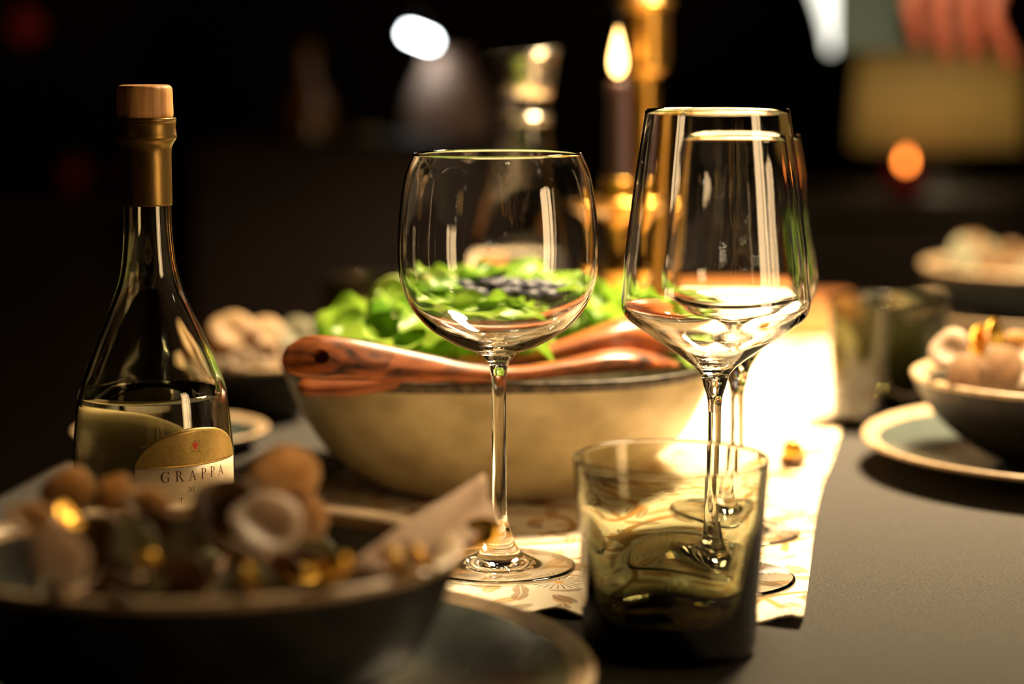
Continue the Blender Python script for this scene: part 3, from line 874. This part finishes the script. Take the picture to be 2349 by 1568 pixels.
def disc_leaf(name, r, mat, parent, loc, rot, cup=.25, long=1.0):
    vs, fs = [(0, 0, 0)], []
    n = 18
    for q, k in enumerate((.5, 1.0)):
        for i in range(n):
            a = 2 * PI * i / n
            rr = r * k * (1 + .07 * math.sin(2 * a + r * 900) + .03 * math.sin(5 * a))
            vs.append((rr * math.cos(a) * long, rr * math.sin(a), cup * r * k * k + .1 * r * k * math.sin(2 * a)))
    for i in range(n):
        i2 = (i + 1) % n
        fs.append((0, 1 + i, 1 + i2)); fs.append((1 + i, 1 + n + i, 1 + n + i2, 1 + i2))
    o = mobj(name, vs, fs, mat, parent)
    mo = o.modifiers.new('thick', 'SOLIDIFY'); mo.thickness = .0007
    o.location = loc; o.rotation_euler = rot
    return o

def sprig(name, loc, label, leaves, gilt, seed, fill=None, cat='dried flowers'):
    """a sprig of round dried leaves and gilt leaves along a bent twig, lying in a bowl; coordinates relative to loc, in mm"""
    g = empty(name, loc)
    tag(g, label, cat, 'dried sprigs in the bowls')
    r = random.Random(seed)
    pts = sorted([l[:3] for l in leaves], key=lambda p: p[0])
    tw = [Vector(p) / 1000 - Vector((0, 0, .012)) for p in pts]
    tube('twig', spline([tuple(p) for p in tw], 4), .0016, 'twig', g, 8)
    for (x, y, z, rad, mat) in leaves:
        disc_leaf('leaf', rad / 1000, mat, g, (x / 1000, y / 1000, z / 1000), (r.uniform(.6, 1.3), r.uniform(-.5, .5), r.uniform(-.6, .6)), .3)
    for (x, y, z, rad) in gilt:
        disc_leaf('gilt_leaf', rad / 1000, 'gilt', g, (x / 1000, y / 1000, z / 1000), (r.uniform(.3, 1.2), r.uniform(-.6, .6), r.uniform(0, 3)), .4, 1.7)
    if fill:                                  # the rest of the heap: (reach in mm, height, count, kinds)
        reach, zf, cnt, mats = fill
        for k in range(cnt):
            a = k * 2.39996; q = reach * math.sqrt((k + .5) / cnt)
            disc_leaf('leaf', r.uniform(.011, .0145), mats[k % len(mats)], g, (q * math.cos(a) / 1000, q * math.sin(a) / 1000, (zf - 6 * (q / reach) ** 2 + r.uniform(-4, 4)) / 1000),
                      (r.uniform(.5, 1.2), r.uniform(-.5, .5), r.uniform(-.6, .6)), .3)
    return g

# near setting
plate((-.117, .846, .0002), .15, 'blue-grey plate with a sandy rim under the nearest bowl')
BZ = .0052
nb = food_bowl((-.124, .832, BZ), 'large dark oval bowl with a pale rim, filled with dried leaves, nearest the camera', 86, 67)
nb.scale = (1.22, 1, 1)
o0 = (-119, 847, 5.2)
near = [(-187, 900, 79, 12, 'pod_pale'), (-166, 897, 80, 9, 'pod_pale'), (-152, 884, 77, 10, 'pod_pale'), (-117, 866, 80, 14, 'pod_brown'), (-97, 902, 84, 15, 'pod_pale'),
        (-100, 858, 74, 15, 'pod_white'), (-172, 806, 74, 11, 'pod_white'), (-192, 846, 80, 9, 'pod_pale'), (-130, 850, 69, 9, 'pod_grey'), (-89, 896, 70, 11, 'pod_pale'),
        (-150, 842, 71, 10, 'pod_grey'), (-146, 868, 66, 12, 'pod_brown'), (-125, 828, 60, 10, 'pod_brown'), (-170, 862, 66, 13, 'pod_brown'), (-120, 890, 70, 11, 'pod_pale')]
gl = [(-180, 862, 77, 6), (-142, 824, 68, 5), (-70, 822, 66, 5), (-46, 828, 66, 6), (-101, 806, 66, 5), (-38, 846, 63, 6), (-22, 868, 66, 6), (-26, 872, 72, 5), (-14, 872, 68, 6), (-60, 840, 62, 6), (-84, 835, 60, 6)]
nearer = lambda p: (p[0] * .93, p[1] * .93, 265 + (p[2] - 265) * .93) + ((p[3] * .95,) + tuple(p[4:]) if len(p) > 3 else ())
near = [nearer(p) for p in near]; gl = [nearer(p) for p in gl[:6]] + gl[6:]
rel = lambda l: [(p[0] - o0[0], p[1] - o0[1], p[2] - o0[2]) + tuple(p[3:]) for p in l]
sprig('dried_leaf_sprig', (-.119, .847, BZ), 'tan and brown dried leaves with gilt leaves in the nearest bowl', rel(near), rel(gl), 3, (62, 50, 26, ('pod_brown', 'pod_grey', 'pod_brown')))

def napkin(name, corners, thick, label):
    """a folded linen napkin: bent quad with rounded folds; corners in mm"""
    A, B, C, D = [Vector(c) / 1000 for c in corners]
    n = 14
    nrm = (B - A).cross(D - A).normalized()
    g = empty(name, A)
    tag(g, label, 'napkin')
    for layer in range(3):
        vs, fs = [], []
        for j in range(n + 1):
            for i in range(n + 1):
                u, v = i / n, j / n
                p = A * (1 - u) * (1 - v) + B * u * (1 - v) + C * u * v + D * (1 - u) * v
                p = p + nrm * (layer * thick + .004 * math.sin(PI * v) + .0012 * math.sin(u * 9 + v * 5 + layer)) - A
                p = p + (B - A) * (.02 * layer)
                vs.append(p)
        for j in range(n):
            for i in range(n):
                a = j * (n + 1) + i
                fs.append((a, a + 1, a + n + 2, a + n + 1))
        o = mobj('folded_layer', vs, fs, 'linen', g)
        mo = o.modifiers.new('thick', 'SOLIDIFY'); mo.thickness = thick * .9
    return g
napkin('linen_napkin', [(-66, 808, 68), (-38, 826, 59), (-8, 893, 66), (-15, 905, 85)], .0014, 'pale folded linen napkin sticking out of the nearest bowl')

# setting on the far side of the glasses
plate((.372, 1.352, .0002), .15, 'blue-grey plate under the bowl of white petals')
food_bowl((.353, 1.352, BZ), 'dark bowl with a pale rim holding white petals', 101, 56)
ro = (353, 1352, 5.2)
rl = [(270, 1330, 79, 13, 'pod_white'), (276, 1306, 66, 13, 'pod_white'), (296, 1306, 70, 14, 'pod_white'), (318, 1358, 76, 11, 'pod_pale'), (293, 1352, 74, 13, 'pod_pale'), (310, 1316, 66, 13, 'pod_white'),
      (330, 1310, 72, 13, 'pod_white'), (340, 1336, 78, 14, 'pod_pale'), (282, 1322, 62, 14, 'pod_white'), (360, 1320, 74, 13, 'pod_white'), (300, 1345, 68, 12, 'pod_grey'), (320, 1325, 60, 14, 'pod_white')]
rg = [(288, 1338, 84, 7), (301, 1348, 86, 7), (284, 1334, 80, 7), (262, 1330, 58, 4)]
sprig('petal_sprig', (.353, 1.352, BZ), 'white petals and gilt leaves in the bowl at the far side of the runner', [(p[0] - ro[0], p[1] - ro[1], p[2] - ro[2]) + tuple(p[3:]) for p in rl],
      [(p[0] - ro[0], p[1] - ro[1], p[2] - ro[2]) + tuple(p[3:]) for p in rg], 9, (74, 58, 30, ('pod_white', 'pod_pale', 'pod_white', 'pod_grey')))

# setting behind the bottle
sdp = empty('side_plate', (-.228, 1.435, .0002))
tag(sdp, 'small blue-grey side plate on the cloth behind the bottle', 'plate')
lathe('plate_body', spline(mm([(0, 1), (38, 0), (42, .6), (54, 6), (63, 11), (64.6, 13)]), 4), 'dark_glaze', sdp, 72)
lathe('rim', spline(mm([(64.6, 13), (65, 14), (63.8, 15), (60, 13.5), (57, 12)]), 4), 'bare_rim', sdp, 72)
lathe('plate_well', spline(mm([(57, 12), (50, 7), (42, 4), (20, 3.5), (0, 3.5)]), 4), 'blue_glaze', sdp, 72)
food_bowl((-.180, 1.555, .0002), 'small dark bowl of pale petals behind the bottle', 52, 44)
lo_ = (-180, 1555, 1.6)
ll = [(-199, 1530, 68, 15, 'pod_pale'), (-186, 1522, 58, 14, 'pod_white'), (-178, 1545, 64, 14, 'pod_pale'), (-156, 1552, 62, 13, 'pod_grey'), (-190, 1510, 50, 10, 'pod_white'), (-172, 1512, 54, 10, 'pod_white'),
      (-204, 1526, 56, 12, 'pod_white'), (-145, 1560, 62, 12, 'pod_grey'), (-190, 1540, 54, 14, 'pod_pale')]
sprig('petal_sprig', (-.180, 1.555, .0002), 'pale round petals in the small bowl behind the bottle', [(p[0] - lo_[0], p[1] - lo_[1], p[2] - lo_[2]) + tuple(p[3:]) for p in ll], [], 12, (34, 44, 9, ('pod_brown', 'pod_grey', 'pod_pale')))

# farthest setting
plate((.505, 2.03, .0002), .15, 'blue-grey plate at the farthest place setting')
food_bowl((.495, 2.03, BZ), 'dim bowl of leaves at the farthest place setting', 110, 58)
fo_o = (430, 1780, 5.2)
fl2 = [(350, 1750, 72, 14, 'pod_grey'), (363, 1778, 76, 14, 'pod_brown'), (382, 1790, 66, 13, 'pod_grey'), (399, 1775, 65, 14, 'pod_brown'), (414, 1750, 64, 13, 'pod_brown'), (430, 1770, 66, 14, 'pod_grey'), (374, 1745, 60, 13, 'pod_brown')]  # darker leaf colours stand in for the weaker light this far back
sprig('dried_leaf_sprig', (.495, 2.03, BZ + .004), 'dried leaves darkened to look dimly lit in the farthest bowl', [(p[0] - fo_o[0], p[1] - fo_o[1], p[2] - fo_o[2]) + tuple(p[3:]) for p in fl2], [], 15, (76, 52, 26, ('pod_brown', 'pod_grey')))

# little gilded acorn lying on the runner
ac = empty('gilded_acorn', (.1775, 1.3582, RT), .4)
tag(ac, 'small brown and gold acorn lying on the runner', 'acorn')
lathe('cup', spline(mm([(0, 0), (5, .2), (8.6, 3), (9.2, 6), (7.5, 7.2), (0, 7.2)]), 3), 'pod_brown', ac, 28)
lathe('nut', spline(mm([(6.6, 7), (7.2, 10), (6.2, 14), (3.5, 17.5), (1, 19), (0, 20)]), 3), 'gilt', ac, 28)

# ------------------------------------------------------------------ carafe and candlesticks
def carafe():
    g = empty('carafe', (.0085, 1.65, RT))
    tag(g, 'glass carafe with a steel pouring collar behind the salad', 'carafe')
    out = [(0, 2), (30, 0), (44, 1.5), (49, 8), (51, 30), (49.5, 65), (44, 105), (36, 140), (27, 170), (21.5, 192), (20, 212), (20, 236)]
    inn = [(18, 236), (18, 212), (19.5, 192), (24.6, 170), (33.4, 140), (41.6, 105), (47.3, 65), (48.7, 30), (46, 10), (30, 6), (0, 6)]
    b = lathe('glass_body', spline(mm(out), 5) + spline(mm(inn), 5), 'glass', g, 96)
    wat = [(0, 5.9), (30, 5.9), (46.1, 10), (48.8, 30), (47.4, 65), (41.7, 105), (40.0, 112)]
    lathe('water', spline(mm(wat), 5)[:-1] + mm([(40.0, 112), (20, 112), (0, 112)]), 'water', g, 96)
    # flared steel collar with a slanted lip
    vs, fs = [], []
    n = 64
    rows = [(.0208, .2275), (.0222, .2278), (.0235, .240), (.0262, .256), (.0272, .260), (.0262, .2602), (.0250, .256), (.0222, .240), (.0206, .229), (.0208, .2275)]
    for r, z in rows:
        for i in range(n):
            a = 2 * PI * i / n
            k = max(0, (z - .24) / .02)
            vs.append((r * math.cos(a) * (1 + .02 * k), r * math.sin(a), z + .0032 * k * math.cos(a)))
    for j in range(len(rows) - 1):
        for i in range(n):
            i2 = (i + 1) % n
            fs.append((j * n + i, j * n + i2, (j + 1) * n + i2, (j + 1) * n + i))
    mobj('pouring_collar', vs, fs, 'steel', g)
    lathe('collar_ring', spline(mm([(20.2, 208), (21.2, 209), (21.2, 213), (20.2, 214)]), 3), 'steel', g, 48)
carafe()

def candlestick():
    g = empty('candlestick', (.078, 1.60, RT))
    tag(g, 'low brass candlestick holding the dark burning taper', 'candlestick')
    pr = [(0, 0), (30, 0), (33, 3), (32, 7), (24, 13), (14, 18), (8, 26), (6, 44), (9, 58), (14, 66), (9, 74), (7, 84), (11, 92), (15, 100), (11, 108), (8, 116), (8, 136), (13, 142), (29, 148), (30, 152), (27, 154),
          (13, 153), (12.5, 160), (12.5, 168), (9.3, 168), (9.3, 150), (0, 150)]
    lathe('stick', spline(mm(pr), 4), 'brass', g, 64)
    c = empty('taper_candle', (.078, 1.60, RT + .1505))
    tag(c, 'dark plum taper candle burning in the low brass candlestick', 'candle')
    lathe('wax', spline(mm([(0, 0), (8.4, 0), (8.9, 1), (8.6, 40), (8.0, 78), (8.2, 85), (7.4, 88.5), (5, 87.5), (0, 86)]), 3), 'wax', c, 32)
    tube('wick', [(0, 0, .085), (0, 0, .092), (.001, 0, .097)], .0008, 'black_metal', c, 6)
    f = lathe('flame', spline(mm([(0, 92), (3.6, 95), (5.4, 100), (5.2, 107), (3.6, 115), (1.6, 123), (0, 128)]), 4), 'flame', c, 24)
    ld = bpy.data.lights.new('flame_light', 'POINT'); ld.energy = .35; ld.color = (1, .55, .2); ld.shadow_soft_size = .006
    lo = bpy.data.objects.new('flame_light', ld); COL.objects.link(lo); lo.parent = c; lo.location = (0, -.012, .108)

    h = empty('tall_candlestick', (.1025, 1.70, RT))
    tag(h, 'tall brass candlestick with a smooth column rising behind the two angular glasses', 'candlestick')
    pr = [(0, 0), (52, 0), (55, 4), (53, 9), (34, 15), (18, 22), (12.5, 34), (11.5, 60), (11.5, 150), (11.8, 210), (12, 238), (14, 243), (18.4, 247), (19.5, 252), (19.5, 285), (20, 292), (23, 295.5), (23.4, 298), (21, 299.5),
          (12.5, 299), (12.5, 270), (0, 270)]
    lathe('stick', spline(mm(pr), 4), 'brass', h, 64)
    k = lathe('pillar_candle', spline(mm([(0, 270.5), (11.8, 270.5), (12.2, 272), (12, 340), (11, 400), (8, 402), (0, 401)]), 3), 'ivory_wax', None, 32)
    k.location = (.1025, 1.70, RT)
    tag(k, 'ivory candle set in the tall brass candlestick', 'candle')
candlestick()

# ------------------------------------------------------------------ chairs
def chair(loc, rz, label):
    g = empty('dining_chair', loc, rz)
    tag(g, label, 'chair', 'leather dining chairs')
    box('seat', (.46, .44, .07), (0, 0, .46), 'leather', g, .02)
    box('backrest', (.44, .05, .40), (0, .215, .70), 'leather', g, .02, (math.radians(-6), 0, 0))
    for sx in (-1, 1):
        for sy in (-1, 1):
            tube('leg', [(sx * .19, sy * .18, .43), (sx * .21, sy * .2, 0)], [.018, .012], 'dark_wood', g, 10)
    return g
chair((-.22, 2.72, -.75), 0, 'oxblood leather chair at the far end of the table')
chair((-.85, 1.75, -.75), math.radians(90), 'oxblood leather chair along the bottle side of the table')

# ------------------------------------------------------------------ sideboard and what stands on it
SB = .05
sb = empty('sideboard', (.25, 3.38, -.75))
tag(sb, 'long dark wooden sideboard against the back of the room', 'sideboard')
box('cabinet_body', (2.3, .48, .70), (0, 0, .41), 'dark_wood', sb, .006)
box('top', (2.36, .52, .03), (0, 0, .785), 'dark_wood', sb, .004)
for k in range(4):
    d = box('door', (.55, .02, .62), (-.86 + .573 * k, -.25, .41), 'dark_wood', sb, .004)
    tube('handle', [(.2, -.022, -.05), (.2, -.022, .05)], .006, 'brass', d, 8)
for sx in (-1, 1):
    for sy in (-1, 1):
        tube('leg', [(sx * 1.05, sy * .18, .065), (sx * 1.05, sy * .18, 0)], .02, 'dark_wood', sb, 10)

def table_lamp():
    x, y = .655, 3.36
    g = empty('table_lamp', (x, y, SB))
    tag(g, 'table lamp with a glowing cream drum shade on the sideboard', 'table lamp')
    lathe('base', spline(mm([(0, 0), (55, 0), (58, 4), (50, 9), (22, 20), (14, 34), (10, 60), (8, 64), (0, 64)]), 3), 'black_metal', g, 40)
    lathe('lamp_shade', mm([(128, 62), (130, 62), (122, 205), (120, 205), (128, 62)]), 'shade', g, 64)
    lathe('bulb', spline(mm([(0, 100), (20, 110), (24, 128), (14, 150), (10, 64), (0, 62)]), 3), 'dim_bulb', g, 20)
    ld = bpy.data.lights.new('table_lamp_light', 'POINT'); ld.energy = .36; ld.color = (1, .80, .46); ld.shadow_soft_size = .03
    lo = bpy.data.objects.new('table_lamp_light', ld); COL.objects.link(lo); lo.parent = g; lo.location = (0, 0, .165)
table_lamp()
v = empty('votive_candle', (.575, 3.18, SB)); tag(v, 'red glass votive glowing orange in front of the lamp', 'votive')
lathe('glass_cup', spline(mm([(0, 0), (24, 0), (27, 3), (30, 40), (28.5, 40), (25.5, 5), (0, 4)]), 3), 'red_glass', v, 40)
lathe('candle', mm([(0, 5), (18, 5), (18, 36), (0, 37)]), 'ivory_wax', v, 24)
lathe('flame', spline(mm([(0, 40), (4, 44), (5, 49), (3, 56), (0, 64)]), 3), 'votive_glow', v, 16)
vp = lathe('pale_vase', spline(mm([(0, 0), (44, 0), (54, 4), (66, 50), (64, 110), (52, 155), (36, 185), (32, 200), (34, 208), (30, 208), (28, 196), (0, 150)]), 4), 'vase_pale', None, 48, (-.095, 3.26, SB))
tag(vp, 'tall pale pink ceramic vase on the sideboard', 'vase')
vm = lathe('mustard_vase', spline(mm([(0, 0), (24, 0), (34, 6), (42, 40), (34, 74), (20, 88), (22, 94), (18, 94), (0, 60)]), 4), 'vase_mustard', None, 48, (-.205, 3.16, SB))
tag(vm, 'squat mustard yellow vase beside the pale vase', 'vase')
ab = lathe('amber_bottle', spline(mm([(0, 0), (30, 0), (34, 4), (34, 120), (28, 145), (14, 165), (12, 215), (15, 218), (10, 220), (0, 215)]), 4), 'amber', None, 40, (-.30, 3.25, SB))
tag(ab, 'tall amber glass bottle standing left on the sideboard', 'bottle')

# wall lamps
wl = empty('wall_lamp', (-.135, 4.49, .40)); tag(wl, 'small wall lamp with one bright white tube bulb', 'wall lamp')
lathe('wall_rose', mm([(0, 0), (35, 0), (35, 12), (0, 14)]), 'black_metal', wl, 32).rotation_euler = (math.radians(90), 0, 0)
tube('arm', spline([(0, -.01, 0), (0, -.5, .02), (0, -1.0, -.06), (-.0, -1.26, -.09)], 5), .006, 'black_metal', wl, 10)
tube('bulb', [(-.017, -1.285, -.112), (-.012, -1.285, -.1135), (.018, -1.285, -.125), (.022, -1.285, -.1265)], [.003, .006, .006, .003], 'led', wl, 12)
sc = empty('hanging_cone_lamp', (.437, 3.0, .258)); tag(sc, 'slender frosted cone lamp hanging tip down, glowing white', 'pendant lamp')
lathe('frosted_cone', spline(mm([(0, 0), (3, 1), (5, 6), (8, 25), (15, 50), (24, 75), (42, 125), (44, 140), (0, 142)]), 4), 'frosted_lit', sc, 40)
tube('cord', [(0, 0, .14), (0, 0, 1.8 - .258)], .002, 'black_metal', sc, 6)
for k, (x, z, r) in enumerate(((-.73, .30, .030), (-.66, .075, .030), (-.58, .075, .028))):
    b = empty('red_bauble', (x, 3.3, z)); tag(b, ('dim red bauble hanging highest at the dark wall', 'dim red bauble, left of the lower two', 'dim red bauble, right of the lower two')[k], 'bauble', 'red baubles on strings')
    lathe('ball', spline([(0, -r), (r * .7, -r * .7), (r, 0), (r * .7, r * .7), (0, r)], 4), 'red_gloss', b, 24)
    lathe('cap', [(0, r * .95), (.006, r * .95), (.006, r + .006), (0, r + .007)], 'brass', b, 12)
    tube('string', [(0, 0, r + .005), (0, 0, 1.8 - z)], .0008, 'black_metal', b, 5)

# ------------------------------------------------------------------ the person standing at the far right corner
def skin_mesh(name, verts, edges, radii, mat, parent=None, root=0, sub=2):
    me = bpy.data.meshes.new(name)
    me.from_pydata([tuple(v) for v in verts], edges, [])
    o = bpy.data.objects.new(name, me); COL.objects.link(o)
    sk = o.modifiers.new('skin', 'SKIN'); sk.use_smooth_shade = True
    if not me.skin_vertices:
        me.skin_vertices.new()
    for i, d in enumerate(me.skin_vertices[0].data):
        r = radii[i]; d.radius = (r, r) if isinstance(r, (int, float)) else r
        d.use_root = (i == root)
    ss = o.modifiers.new('sub', 'SUBSURF'); ss.levels = sub; ss.render_levels = sub
    bpy.context.view_layer.update()
    dg = bpy.context.evaluated_depsgraph_get()
    new = bpy.data.meshes.new_from_object(o.evaluated_get(dg))
    o.modifiers.clear(); o.data = new
    new.materials.clear(); new.materials.append(M[mat])
    new.polygons.foreach_set('use_smooth', [True] * len(new.polygons))
    if parent: o.parent = parent
    return o

def person():
    K = 1.119
    V, E, R_ = [], [], []
    def add(p, r, par=None):
        if p[1] < 2.13 and p[2] > .2: p = (p[0] * K, p[1] * K, .265 + (p[2] - .265) * K); r = r * 1.08
        V.append(p); R_.append(r)
        if par is not None: E.append((par, len(V) - 1))
        return len(V) - 1
    bx, by = .99, 2.58
    pel = add((bx, by, .20), .15)
    wst = add((bx, by, .38), .135, pel)
    chs = add((bx, by, .56), .155, wst)
    nkb = add((bx, by, .70), .075, chs)
    nck = add((bx - .005, by - .01, .77), .055, nkb)
    jaw = add((bx - .02, by - .03, .83), .07, nck)
    crn = add((bx - .015, by - .015, .93), .088, jaw)
    add((bx - .01, by, .985), .06, crn)
    # legs
    for s in (-1, 1):
        hip = add((bx + .02, by + s * .085, .12), .085, pel)
        kn = add((bx + .02, by + s * .10, -.27), .058, hip)
        an = add((bx + .04, by + s * .10, -.66), .04, kn)
        add((bx - .07, by + s * .11, -.715), .033, an)
    # far arm hangs down
    sh = add((bx + .03, by + .19, .64), .055, chs)
    el = add((bx + .05, by + .24, .36), .042, sh)
    wr = add((bx, by + .24, .14), .03, el)
    add((bx - .02, by + .23, .05), .032, wr)
    # near arm reaches to the book
    sh = add((bx - .03, by - .18, .64), .055, chs)
    el = add((.70, 2.10, .46), .042, sh)
    wr = add((.50, 2.085, .405), .027, el)
    pm = add((.455, 2.075, .375), .030, wr)
    # four fingers curl down over the cover, thumb goes behind it
    for (kx, kz), (mx, mz), (tx, tz), r in (((.388, .345), (.372, .305), (.386, .262), .0078), ((.410, .348), (.398, .302), (.412, .250), .0085),
                                            ((.432, .345), (.424, .300), (.438, .249), .0085), ((.452, .335), (.448, .292), (.474, .244), .0076)):
        k = add((kx + .01, 2.072, kz), r * 1.35, pm)
        m_ = add((mx, 2.058, mz), r * 1.12, k)
        t_ = add(((mx + tx) / 2, 2.060, (mz + tz) / 2), r, m_)
        add((tx, 2.072, tz), r * .85, t_)
    th = add((.43, 2.110, .355), .012, pm)
    add((.405, 2.118, .335), .0095, th)
    b = skin_mesh('person', V, E, R_, 'skin')
    tag(b, 'standing person in dark clothes whose hand grips a teal book', 'person')
    # clothes
    V2, E2, R2 = [], [], []
    def add2(p, r, par=None):
        if p[1] < 2.13 and p[2] > .2: p = (p[0] * K, p[1] * K, .265 + (p[2] - .265) * K)
        V2.append(p); R2.append(r)
        if par is not None: E2.append((par, len(V2) - 1))
        return len(V2) - 1
    a = add2((bx, by, .16), .175); w = add2((bx, by, .38), .155, a); c = add2((bx, by, .56), .175, w); n = add2((bx, by, .69), .095, c)
    s = add2((bx + .03, by + .19, .64), .072, c); e = add2((bx + .05, by + .24, .36), .055, s); add2((bx, by + .24, .17), .042, e)
    s = add2((bx - .03, by - .18, .64), .072, c); e = add2((.70, 2.10, .46), .056, s); add2((.535, 2.087, .415), .040, e)
    skin_mesh('sweater', V2, E2, R2, 'knit', b)
    V2, E2, R2 = [], [], []
    a = add2((bx, by, .17), .165)
    for sgn in (-1, 1):
        h = add2((bx + .02, by + sgn * .085, .10), .10, a); k = add2((bx + .02, by + sgn * .10, -.27), .072, h); add2((bx + .04, by + sgn * .10, -.63), .058, k)
    skin_mesh('trousers', V2, E2, R2, 'denim', b)
    hr = lathe('hair', spline([(.094, -.03), (.10, .02), (.094, .06), (.07, .095), (.03, .112), (0, .115)], 4), 'hair', b, 24)
    hr.location = (bx + .0, by - .004, .90)
    bk = empty('book', (.372 * K, 2.098 * K, .265 + (-.0035) * K))
    tag(bk, 'dark teal book held upright in the hand at the far right', 'book')
    box('cover', (.134, .004, .21), (0, -.010, .105), 'teal', bk, .001)
    box('cover', (.134, .004, .21), (0, .010, .105), 'teal', bk, .001)
    box('pages', (.114, .015, .20), (0, 0, .105), 'paper', bk)
person()
